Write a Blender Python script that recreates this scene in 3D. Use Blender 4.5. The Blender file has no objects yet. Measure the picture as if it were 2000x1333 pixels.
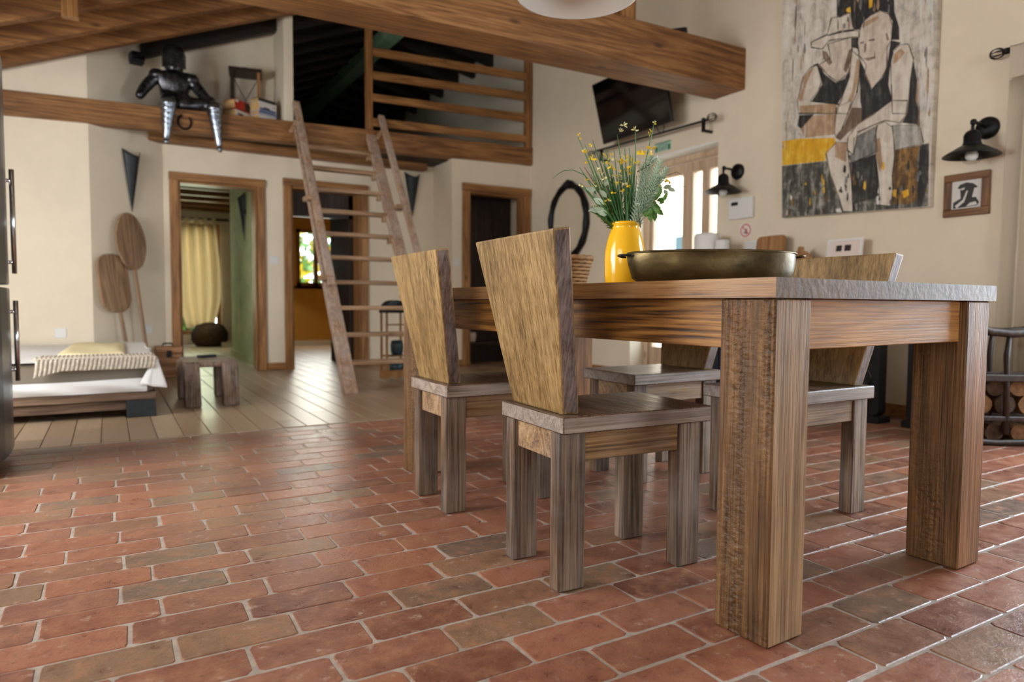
import bpy, bmesh, math, random
from mathutils import Vector, Matrix
random.seed(7)
R = math.radians
SC = bpy.context.scene
COL = SC.collection

# ---------------------------------------------------------------- camera, world, lights, exposure
cam_d = bpy.data.cameras.new('camera')
cam = bpy.data.objects.new('camera', cam_d)
COL.objects.link(cam)
SC.camera = cam
PITCH, ROLL, YAW = .0545, .006, R(30.4)
fh = Vector((math.sin(YAW), math.cos(YAW), 0)); rt = Vector((math.cos(YAW), -math.sin(YAW), 0)); up = Vector((0, 0, 1))
fwd = fh*math.cos(PITCH) - up*math.sin(PITCH)
dwn = -(up*math.cos(PITCH) + fh*math.sin(PITCH))
cx_ = rt*math.cos(ROLL) - dwn*math.sin(ROLL)
cy_ = -(rt*math.sin(ROLL) + dwn*math.cos(ROLL))
m = Matrix((cx_, cy_, -fwd)).transposed().to_4x4()
m.translation = Vector((0, 0, .70))
cam.matrix_world = m
cam_d.sensor_width = 36
cam_d.lens = 1342/2000*36
cam_d.clip_start = .02
cam_d.dof.use_dof = True
cam_d.dof.focus_distance = 1.75
cam_d.dof.aperture_fstop = 2.8

w = bpy.data.worlds.new('sky'); SC.world = w; w.use_nodes = True
bg = w.node_tree.nodes['Background']
bg.inputs[0].default_value = (.80, .90, 1.0, 1)
bg.inputs[1].default_value = 7.5

def area(name, loc, aim, sx, sy, power, col):
    d = bpy.data.lights.new(name, 'AREA'); d.shape = 'RECTANGLE'; d.size = sx; d.size_y = sy
    d.energy = power or 1; d.color = col
    if not power: d.cycles.is_portal = True      # guides the sky's own light through the opening
    o = bpy.data.objects.new(name, d); COL.objects.link(o)
    o.location = loc
    o.rotation_euler = (Vector(aim)-Vector(loc)).to_track_quat('-Z', 'Y').to_euler()
    return o
area('rear_window_fill', (.9, -4.5, 1.5), (1.2, 3, 1.0), 1.7, 1.3, 40, (1, .97, .93))  # unseen window lamp added behind the viewer, placed for even fill
area('daylight_kitchen_window', (-2.1, .4, 1.45), (1.2, 1.0, .5), 1.8, 1.3, 38, (1, .97, .94))
area('daylight_left_window', (-2.1, 3.3, 1.6), (.2, 4.6, 0), 2.4, 1.5, 105, (1, .97, .94))
area('daylight_right_window', (4.22, .75, 1.25), (1, .9, .5), 1.3, 1.7, 70, (.76, .88, 1))
area('daylight_glazed_door', (4.565, 4.525, 1.02), (0, 4.525, 1.02), 1.05, 2.03, 0, (1, 1, 1))
area('daylight_hall_window', (1.17, 12.52, 1.07), (1.17, 0, 1.07), .9, 1.82, 0, (1, 1, 1))
area('hall_fill', (1.05, 11.3, 1.3), (1.1, 8, .2), .7, 1.5, 16, (.88, 1, .72))  # lamp added inside the hall to strengthen the window's daylight
area('study_fill', (2.9, 11.2, 1.4), (2.3, 8, .2), .7, .8, 24, (1, .98, .88))  # added lamp inside the study, brightens it beyond the window's own daylight
area('daylight_study_window', (3.0, 11.72, 1.43), (3.0, 0, 1.43), .68, .93, 0, (1, 1, 1))

SC.view_settings.view_transform = 'Standard'
SC.view_settings.look = 'None'
SC.view_settings.exposure = 0.12
SC.view_settings.gamma = 1
SC.view_settings.use_curve_mapping = False
SC.cycles.max_bounces = 8
SC.cycles.use_denoising = True

# ---------------------------------------------------------------- materials
def lin(c):
    return c/12.92 if c <= .04045 else ((c+.055)/1.055)**2.4
def C8(r, g, b):
    return (lin(r/255), lin(g/255), lin(b/255), 1)
def newmat(name):
    mt = bpy.data.materials.new(name); mt.use_nodes = True
    nt = mt.node_tree
    return mt, nt, nt.nodes['Principled BSDF']
def nd(nt, t, **kw):
    n = nt.nodes.new(t)
    for k, v in kw.items():
        if k.startswith('i_'):
            n.inputs[k[2:].replace('_', ' ')].default_value = v
        else:
            setattr(n, k, v)
    return n
def coords(nt, scale, rnd=True):
    tc = nd(nt, 'ShaderNodeTexCoord')
    mp = nd(nt, 'ShaderNodeMapping'); mp.inputs['Scale'].default_value = scale
    if rnd:
        oi = nd(nt, 'ShaderNodeObjectInfo')
        mu = nd(nt, 'ShaderNodeVectorMath', operation='SCALE'); mu.inputs[0].default_value = (13.1, 7.7, 5.3)
        nt.links.new(oi.outputs['Random'], mu.inputs['Scale'])
        ad = nd(nt, 'ShaderNodeVectorMath', operation='ADD')
        nt.links.new(tc.outputs['Object'], ad.inputs[0]); nt.links.new(mu.outputs[0], ad.inputs[1])
        nt.links.new(ad.outputs[0], mp.inputs['Vector'])
    else:
        nt.links.new(tc.outputs['Object'], mp.inputs['Vector'])
    return mp.outputs[0]
def noise(nt, vec, scale, detail=3, rough=.55, dist=0):
    n = nd(nt, 'ShaderNodeTexNoise'); n.inputs['Scale'].default_value = scale; n.inputs['Detail'].default_value = detail
    n.inputs['Roughness'].default_value = rough; n.inputs['Distortion'].default_value = dist
    nt.links.new(vec, n.inputs['Vector'])
    return n.outputs['Fac']
def math_(nt, op, a, b=None, clamp=False):
    n = nd(nt, 'ShaderNodeMath', operation=op, use_clamp=clamp)
    for i, v in enumerate((a, b)):
        if v is None: continue
        if isinstance(v, (int, float)): n.inputs[i].default_value = v
        else: nt.links.new(v, n.inputs[i])
    return n.outputs[0]
def ramp(nt, fac, stops):
    n = nd(nt, 'ShaderNodeValToRGB'); e = n.color_ramp.elements
    while len(e) < len(stops): e.new(.5)
    for el, (p, c) in zip(e, stops): el.position = p; el.color = c
    nt.links.new(fac, n.inputs[0])
    return n.outputs[0]
def mix(nt, fac, a, b):
    n = nd(nt, 'ShaderNodeMix', data_type='RGBA')
    if isinstance(fac, (int, float)): n.inputs[0].default_value = fac
    else: nt.links.new(fac, n.inputs[0])
    for i, v in ((6, a), (7, b)):
        if isinstance(v, tuple): n.inputs[i].default_value = v
        else: nt.links.new(v, n.inputs[i])
    return n.outputs[2]
def bump(nt, bsdf, h, strength, dist=.004):
    b = nd(nt, 'ShaderNodeBump'); b.inputs['Strength'].default_value = strength; b.inputs['Distance'].default_value = dist
    nt.links.new(h, b.inputs['Height']); nt.links.new(b.outputs[0], bsdf.inputs['Normal'])

def plain(name, col, rough=.5, metal=0, var=0, vscale=8, bmp=0, bscale=60, spec=.5, trans=0):
    mt, nt, b = newmat(name)
    b.inputs['Roughness'].default_value = rough; b.inputs['Metallic'].default_value = metal
    b.inputs['Specular IOR Level'].default_value = spec
    if trans: b.inputs['Transmission Weight'].default_value = trans
    v = coords(nt, (1, 1, 1))
    f = noise(nt, v, vscale, 4)
    d = tuple(c*(1-var) for c in col[:3])+(1,); l = tuple(min(1, c*(1+var)) for c in col[:3])+(1,)
    nt.links.new(ramp(nt, f, [(.3, d), (.7, l)]), b.inputs['Base Color'])
    if bmp: bump(nt, b, noise(nt, v, bscale, 3), bmp)
    return mt

def wood(name, dark, mid, light, axis='x', rough=.5, bmp=.25, ring=1.0, grey=0, greycol=(150, 140, 132), scale=1.0, dimple=0, spec=.4):
    mt, nt, b = newmat(name)
    def sc(a, o): return tuple((a if ax == axis else o)*scale for ax in 'xyz')
    v1 = coords(nt, sc(.32, 6)); v2 = coords(nt, sc(4, 170)); v3 = coords(nt, sc(1.6, 11))
    low = noise(nt, v1, 1.0, 2, .5, .3)
    rg = math_(nt, 'SINE', math_(nt, 'MULTIPLY', low, 74))
    rg = math_(nt, 'MULTIPLY', math_(nt, 'ADD', rg, 1), .5)
    fine = math_(nt, 'ADD', math_(nt, 'MULTIPLY', math_(nt, 'SUBTRACT', noise(nt, v2, 1.0, 3, .65), .5), 1.75), .5, True)
    mid_n = noise(nt, v3, 1.0, 4, .6)
    h = math_(nt, 'ADD', math_(nt, 'MULTIPLY', rg, .15*ring), math_(nt, 'ADD', math_(nt, 'MULTIPLY', fine, .45), math_(nt, 'MULTIPLY', mid_n, .5-.1*ring)))
    col = ramp(nt, h, [(.33, C8(*dark)), (.51, C8(*mid)), (.69, C8(*light))])
    vv = coords(nt, (1, 1, 1))
    big = noise(nt, vv, 2.6, 3)
    col = mix(nt, math_(nt, 'MULTIPLY', math_(nt, 'SUBTRACT', .62, big, True), 1.3, True), col, C8(*dark))
    # knots
    vk = coords(nt, sc(2.2, 5.5))
    vo = nd(nt, 'ShaderNodeTexVoronoi'); vo.inputs['Scale'].default_value = 1.0; nt.links.new(vk, vo.inputs['Vector'])
    kn = ramp(nt, vo.outputs['Distance'], [(.05, (1, 1, 1, 1)), (.13, (0, 0, 0, 1))])
    col = mix(nt, math_(nt, 'MULTIPLY', kn, .7), col, C8(*[int(c*.55) for c in dark]))
    if grey:
        g = noise(nt, vv, 5.0, 4, .6)
        gm = math_(nt, 'MULTIPLY', math_(nt, 'SUBTRACT', math_(nt, 'ADD', g, math_(nt, 'MULTIPLY', fine, .25)), .48, True), 4*grey, True)
        gm = math_(nt, 'MINIMUM', gm, .85)
        col = mix(nt, gm, col, C8(*greycol))
    nt.links.new(col, b.inputs['Base Color'])
    rr = math_(nt, 'ADD', rough-.12, math_(nt, 'MULTIPLY', fine, .24))
    nt.links.new(rr, b.inputs['Roughness'])
    b.inputs['Specular IOR Level'].default_value = spec
    hh = math_(nt, 'ADD', math_(nt, 'MULTIPLY', fine, .6), math_(nt, 'MULTIPLY', rg, .25))
    if dimple:
        vd = coords(nt, sc(85, 55))
        dn = noise(nt, vd, 1.0, 2)
        msk = math_(nt, 'MULTIPLY', math_(nt, 'SUBTRACT', noise(nt, coords(nt, sc(1.2, 7)), 1.0, 2), .42, True), 5, True)
        dm = math_(nt, 'MULTIPLY', dn, msk)
        hh = math_(nt, 'ADD', hh, math_(nt, 'MULTIPLY', dm, dimple))
        pit_shade = mix(nt, math_(nt, 'MULTIPLY', math_(nt, 'MULTIPLY', math_(nt, 'SUBTRACT', .54, dn, True), 3.2, True), msk), col, C8(*[int(c*1.0) for c in dark]))  # hollows darkened in the colour to stand in for their shade
        nt.links.new(pit_shade, b.inputs['Base Color'])
    bump(nt, b, hh, bmp)
    return mt

M = {}
M['wood_table'] = wood('table_wood', (86, 56, 30), (166, 118, 66), (205, 160, 100), 'y', .46, .35, grey=.5, greycol=(170, 140, 108))
M['wood_tabx'] = wood('table_wood_cross', (132, 90, 48), (190, 138, 78), (216, 166, 104), 'x', .5, .35, ring=.6)
M['wood_taby'] = wood('table_wood_long', (64, 42, 24), (158, 108, 52), (200, 150, 78), 'y', .5, .35, ring=1.2)
M['wood_end'] = plain('table_end_grain', C8(106, 84, 62), .5, 0, .3, 22, .3, 60)
M['wood_leg'] = wood('table_leg_wood', (58, 38, 20), (112, 78, 42), (152, 112, 68), 'z', .5, .9, ring=.5, grey=.15, greycol=(150, 122, 90), dimple=2.6)
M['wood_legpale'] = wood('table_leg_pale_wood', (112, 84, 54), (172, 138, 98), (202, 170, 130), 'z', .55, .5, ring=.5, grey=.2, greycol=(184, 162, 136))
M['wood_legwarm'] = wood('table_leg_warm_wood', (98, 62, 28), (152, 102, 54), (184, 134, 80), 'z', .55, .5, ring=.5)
M['wood_seat'] = wood('seat_wood', (54, 38, 28), (98, 72, 52), (134, 106, 82), 'y', .3, .25, grey=.3, greycol=(140, 124, 112), spec=.6)
M['wood_edge'] = wood('seat_edge_wood', (96, 80, 68), (150, 132, 116), (184, 168, 152), 'x', .55, .35, grey=.5, greycol=(162, 154, 150))
M['wood_back'] = wood('backrest_wood', (98, 75, 43), (156, 125, 77), (188, 158, 108), 'z', .42, .3, ring=.6)
M['wood_backedge'] = wood('backrest_edge_wood', (62, 46, 38), (108, 86, 72), (146, 126, 114), 'z', .5, .35, grey=.4, greycol=(150, 142, 146))
M['wood_cleg'] = wood('chair_leg_wood', (40, 28, 19), (94, 68, 44), (142, 112, 82), 'z', .55, .5, grey=.26, greycol=(146, 138, 132))
M['wood_cleggrey'] = wood('chair_leg_grey_wood', (66, 52, 40), (120, 98, 78), (162, 140, 118), 'z', .6, .5, grey=.3, greycol=(156, 146, 138))
M['wood_apron'] = wood('chair_apron_wood', (88, 62, 36), (156, 118, 72), (190, 156, 112), 'x', .55, .35, grey=.35, greycol=(154, 142, 130))
M['wood_beam'] = wood('beam_wood', (94, 60, 30), (144, 98, 54), (176, 128, 78), 'x', .55, .2)
M['wood_rafter'] = wood('rafter_wood', (92, 58, 30), (140, 94, 52), (172, 124, 74), 'x', .6, .2)
M['wood_trim'] = wood('casing_wood', (108, 72, 38), (158, 110, 62), (186, 138, 84), 'z', .45, .15)
M['wood_trimx'] = wood('casing_head_wood', (108, 72, 38), (158, 110, 62), (186, 138, 84), 'x', .45, .15)
M['wood_ladder'] = wood('ladder_wood', (128, 98, 76), (182, 146, 116), (212, 182, 154), 'z', .6, .3, grey=.5, greycol=(182, 170, 164))
M['wood_tread'] = wood('ladder_tread_wood', (116, 88, 62), (172, 136, 102), (200, 168, 136), 'x', .6, .3)
M['wood_bed'] = wood('bed_wood', (78, 58, 44), (120, 94, 74), (150, 124, 102), 'x', .6, .25)
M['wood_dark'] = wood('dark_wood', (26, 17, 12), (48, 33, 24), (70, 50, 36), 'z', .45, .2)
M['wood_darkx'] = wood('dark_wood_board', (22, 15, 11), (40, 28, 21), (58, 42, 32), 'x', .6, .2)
M['wood_stool'] = wood('stool_wood', (62, 42, 28), (108, 78, 54), (150, 122, 96), 'z', .6, .5, grey=.4, greycol=(176, 160, 150))
M['wood_trunk'] = wood('trunk_wood', (118, 76, 44), (170, 122, 82), (204, 160, 116), 'x', .5, .3)
M['wood_peel'] = wood('peel_wood', (108, 80, 56), (160, 126, 94), (190, 158, 124), 'z', .6, .4, grey=.25, greycol=(130, 112, 96))
M['wood_board'] = wood('cutting_board_wood', (120, 76, 42), (168, 122, 78), (196, 154, 108), 'z', .5, .2)
M['wood_chest'] = plain('navy_paint', C8(26, 32, 48), .4, 0, .1)
M['iron'] = plain('black_iron', C8(26, 26, 28), .42, .6, .2, 20, .1)
M['dkgrey'] = plain('dark_zinc', C8(46, 50, 52), .5, .6, .25, 14, .15, 40)
M['black'] = plain('black_plastic', C8(14, 14, 17), .3)
M['matblack'] = plain('matt_black', C8(16, 17, 22), .7)
M['screen'] = plain('tv_screen', C8(8, 8, 11), .08, 0, 0, spec=.6)
M['white'] = plain('white_plastic', C8(226, 226, 222), .4)
M['whitegloss'] = plain('white_enamel', C8(228, 226, 218), .3)
M['steel'] = plain('fridge_steel', C8(120, 128, 134), .28, .85, .06, 3)
M['chrome'] = plain('chrome', C8(210, 212, 214), .15, 1)
M['brass'] = plain('tarnished_brass', C8(92, 78, 50), .4, .8, .65, 9, .4, 22)
M['yellow'] = plain('yellow_glaze', C8(244, 186, 34), .12, 0, .06, 4, spec=.6)
M['wicker'] = plain('wicker', C8(150, 110, 62), .7, 0, .35, 30)
M['sheet'] = plain('white_sheet', C8(232, 230, 226), .9, 0, .03)
M['taupe'] = plain('taupe_mattress', C8(142, 130, 114), .9, 0, .05)
M['knit'] = plain('cream_knit', C8(202, 190, 172), .95, 0, .25, 60, .3, 90)
M['towel'] = plain('yellow_towel', C8(250, 234, 186), .95, 0, .06, 30, .2, 200)
M['curtain'] = plain('linen_curtain', C8(226, 216, 196), .95, 0, .05, 10, .1, 200)
M['ycurtain'] = plain('yellow_curtain', C8(222, 178, 96), .9, 0, .06, 10)
M['fur'] = plain('dark_brown_fur', C8(70, 48, 30), .95, 0, .5, 30, .5, 60)
M['armor'] = plain('armour_dark', C8(84, 84, 88), .3, .95, .75, 24, .8, 30)
M['silver'] = plain('armour_bright', C8(150, 160, 172), .25, 1, .4, 18, .3, 40)
M['cork'] = plain('log_bark', C8(120, 84, 50), .9, 0, .45, 26, .8, 50)
M['cork2'] = plain('log_bark_dark', C8(74, 54, 36), .9, 0, .5, 30, .8, 50)
M['stem'] = plain('green_stem', C8(62, 112, 52), .5, 0, .3, 10)
M['leaf'] = plain('green_leaf', C8(96, 146, 58), .45, 0, .3, 10)
M['sage'] = plain('silver_leaf', C8(184, 202, 178), .6, 0, .25, 20)
M['petal'] = plain('yellow_petal', C8(246, 208, 30), .5, 0, .15, 20)
M['ivory'] = plain('ivory_petal', C8(224, 216, 160), .6, 0, .15, 20)
M['twig'] = plain('brown_twig', C8(96, 70, 46), .7)
M['paper'] = plain('book_paper', C8(206, 168, 110), .85, 0, .12, 40)
M['cream'] = plain('cream_card', C8(222, 212, 196), .8)
M['red'] = plain('red_cover', C8(178, 30, 24), .45)
M['blackcover'] = plain('black_cover', C8(34, 28, 26), .5)
M['blue'] = plain('blue_cover', C8(88, 106, 148), .5)
M['offwhite'] = plain('white_cover', C8(216, 212, 206), .5)
M['teal'] = plain('teal_glass', C8(38, 64, 72), .3)
M['green_sign'] = plain('sign_green', C8(24, 112, 76), .5)
M['pale_sign'] = plain('sign_pale', C8(176, 208, 188), .5)
M['red_sign'] = plain('sign_red', C8(196, 60, 66), .5)
M['grey_sign'] = plain('sign_grey', C8(70, 72, 80), .5)
M['pink_sign'] = plain('sign_card', C8(232, 216, 206), .6)
M['frame'] = wood('picture_frame_wood', (74, 46, 22), (118, 78, 42), (150, 106, 62), 'y', .4, .15)
M['framez'] = wood('picture_frame_wood_upright', (74, 46, 22), (118, 78, 42), (150, 106, 62), 'z', .4, .15)
M['greenbeam'] = plain('green_lit_beam', C8(150, 190, 150), .6, 0, .15)  # green light falling on the ridge beam, put into its colour
M['wood_leaf'] = M['wood_dark']
M['door_tan'] = wood('glazed_door_wood', (178, 150, 122), (206, 180, 152), (218, 196, 170), 'z', .45, .1)
M['brickred'] = None

def plaster(name, col, var=.05, bmp=.12):
    mt, nt, b = newmat(name)
    b.inputs['Roughness'].default_value = .92; b.inputs['Specular IOR Level'].default_value = .2
    v = coords(nt, (1, 1, 1), False)
    f = math_(nt, 'ADD', math_(nt, 'MULTIPLY', noise(nt, v, 1.3, 4), .7), math_(nt, 'MULTIPLY', noise(nt, v, 9, 4), .3))
    d = tuple(c*(1-var) for c in col[:3])+(1,); l = tuple(min(1, c*(1+var)) for c in col[:3])+(1,)
    nt.links.new(ramp(nt, f, [(.35, d), (.65, l)]), b.inputs['Base Color'])
    bump(nt, b, noise(nt, v, 26, 5, .6), bmp, .006)
    return mt
M['plaster'] = plaster('cream_plaster', C8(230, 217, 194))
M['plaster_green'] = plaster('green_plaster', C8(166, 172, 132), .3)
M['plaster_ochre'] = plaster('ochre_plaster', C8(206, 150, 66), .08)
M['ceiling'] = plaster('white_ceiling', C8(226, 220, 208), .02)
M['facade'] = plaster('facade_render', C8(232, 206, 184), .06)
M['paving'] = plaster('pale_paving', C8(206, 200, 190), .08)

def piece_random(nt):
    oi = nd(nt, 'ShaderNodeObjectInfo'); ge = nd(nt, 'ShaderNodeNewGeometry')
    return math_(nt, 'FRACT', math_(nt, 'ADD', oi.outputs['Random'], ge.outputs['Random Per Island']))
def brick_mat():
    mt, nt, b = newmat('terracotta_brick')
    base = ramp(nt, piece_random(nt), [(0, C8(118, 76, 62)), (.25, C8(144, 90, 68)), (.5, C8(160, 104, 80)), (.75, C8(134, 88, 70)), (.9, C8(138, 108, 82)), (1, C8(104, 90, 82))])
    v = coords(nt, (1, 1, 1))
    oi = nd(nt, 'ShaderNodeObjectInfo'); mu = nd(nt, 'ShaderNodeVectorMath', operation='ADD'); nt.links.new(v, mu.inputs[0]); nt.links.new(oi.outputs['Location'], mu.inputs[1]); v = mu.outputs[0]
    f = noise(nt, v, 17, 6, .7)
    col = mix(nt, math_(nt, 'MULTIPLY', math_(nt, 'SUBTRACT', f, .47, True), 4, True), base, C8(164, 116, 88))
    col = mix(nt, math_(nt, 'MULTIPLY', math_(nt, 'SUBTRACT', .46, f, True), 4, True), col, C8(102, 60, 50))
    f2 = noise(nt, v, 90, 4, .75)
    col = mix(nt, math_(nt, 'MULTIPLY', math_(nt, 'SUBTRACT', f2, .54, True), 3.5, True), col, C8(84, 52, 44))
    f3 = noise(nt, v, 30, 5, .7)
    col = mix(nt, math_(nt, 'MULTIPLY', math_(nt, 'SUBTRACT', f3, .60, True), 6, True), col, C8(190, 166, 150))
    nt.links.new(col, b.inputs['Base Color'])
    nt.links.new(math_(nt, 'ADD', .10, math_(nt, 'MULTIPLY', f, .5)), b.inputs['Roughness'])
    b.inputs['Specular IOR Level'].default_value = .45
    bump(nt, b, math_(nt, 'ADD', f, math_(nt, 'MULTIPLY', f2, .35)), .55, .005)
    return mt
M['brick'] = brick_mat()
M['mortar'] = plain('mortar', C8(164, 152, 140), .9, 0, .2, 40, .3, 120)
def plank_mat():
    mt, nt, b = newmat('plank_tile')
    base = ramp(nt, piece_random(nt), [(0, C8(156, 130, 102)), (.5, C8(176, 150, 120)), (1, C8(192, 168, 138))])
    v = coords(nt, (40, 3, 1)); f = noise(nt, v, 1, 4, .6)
    col = mix(nt, math_(nt, 'MULTIPLY', f, .5), base, C8(130, 106, 82))
    nt.links.new(col, b.inputs['Base Color']); b.inputs['Roughness'].default_value = .36
    bump(nt, b, f, .12, .002)
    return mt
M['plank'] = plank_mat()
def cloth_mat(name, col, tr=.5):
    mt, nt, b = newmat(name); out = nt.nodes['Material Output']
    b.inputs['Base Color'].default_value = col; b.inputs['Roughness'].default_value = .95; b.inputs['Specular IOR Level'].default_value = .1
    tl = nd(nt, 'ShaderNodeBsdfTranslucent'); tl.inputs[0].default_value = col
    mx = nd(nt, 'ShaderNodeMixShader'); mx.inputs[0].default_value = tr
    nt.links.new(b.outputs[0], mx.inputs[1]); nt.links.new(tl.outputs[0], mx.inputs[2]); nt.links.new(mx.outputs[0], out.inputs[0])
    return mt
M['ycurtain'] = cloth_mat('yellow_curtain_cloth', C8(238, 222, 188))
M['curtain'] = cloth_mat('linen_curtain_cloth', C8(226, 216, 196), .35)
def glass_mat(name, tint, gl=.12):
    mt, nt, b = newmat(name)
    out = nt.nodes['Material Output']
    tr = nd(nt, 'ShaderNodeBsdfTransparent'); tr.inputs[0].default_value = tint
    gs = nd(nt, 'ShaderNodeBsdfGlossy'); gs.inputs['Roughness'].default_value = .03
    lw = nd(nt, 'ShaderNodeLayerWeight'); lw.inputs[0].default_value = .5
    fr = math_(nt, 'ADD', .03, math_(nt, 'MULTIPLY', math_(nt, 'POWER', lw.outputs['Facing'], 5), .8))
    mx = nd(nt, 'ShaderNodeMixShader')
    nt.links.new(fr, mx.inputs[0]); nt.links.new(tr.outputs[0], mx.inputs[1]); nt.links.new(gs.outputs[0], mx.inputs[2])
    nt.links.new(mx.outputs[0], out.inputs[0])
    return mt
M['glass'] = glass_mat('clear_glass', (.96, .98, .97, 1))
def streak(name, col, var, hi=None, dens=26):
    mt, nt, b = newmat(name)
    b.inputs['Roughness'].default_value = .6
    v = coords(nt, (1, dens, dens*.16), False)
    f = noise(nt, v, 1, 4, .65, .4)
    f2 = noise(nt, coords(nt, (1, 18, 16), False), 1, 4, .7, .6)
    d = tuple(c*(1-var) for c in col[:3])+(1,); l = hi or tuple(min(1, c*(1+var)) for c in col[:3])+(1,)
    k = math_(nt, 'ADD', math_(nt, 'MULTIPLY', f, .6), math_(nt, 'MULTIPLY', f2, .4))
    nt.links.new(ramp(nt, k, [(.36, d), (.5, col), (.66, l)]), b.inputs['Base Color'])
    bump(nt, b, k, .4, .004)
    return mt
PM = {
 'canvas': streak('paint_background', C8(214, 206, 192), .5, C8(234, 230, 222), 13),
 'grey': streak('paint_ground', C8(82, 82, 74), .8, C8(186, 182, 168)),
 'rust': streak('paint_rust', C8(110, 82, 44), .8, C8(196, 150, 70)),
 'dark': streak('paint_dark', C8(38, 38, 38), .5, C8(92, 88, 80)),
 'yellow': streak('paint_yellow', C8(226, 172, 30), .25, C8(244, 214, 90)),
 'tan': streak('paint_tan', C8(176, 146, 114), .3, C8(208, 184, 156)),
 'brown': streak('paint_brown', C8(120, 100, 84), .4, C8(170, 150, 130)),
 'pale': streak('paint_pale', C8(214, 204, 188), .26, C8(234, 228, 218)),
 'pale2': streak('paint_grey_pale', C8(170, 168, 158), .35, C8(214, 212, 204)),
 'skin': streak('paint_skin', C8(208, 194, 176), .3, C8(230, 220, 206)),
 'steel': streak('paint_steel', C8(116, 116, 112), .4, C8(176, 176, 170)),
 'white': streak('paint_white', C8(220, 218, 212), .2),
}

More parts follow.
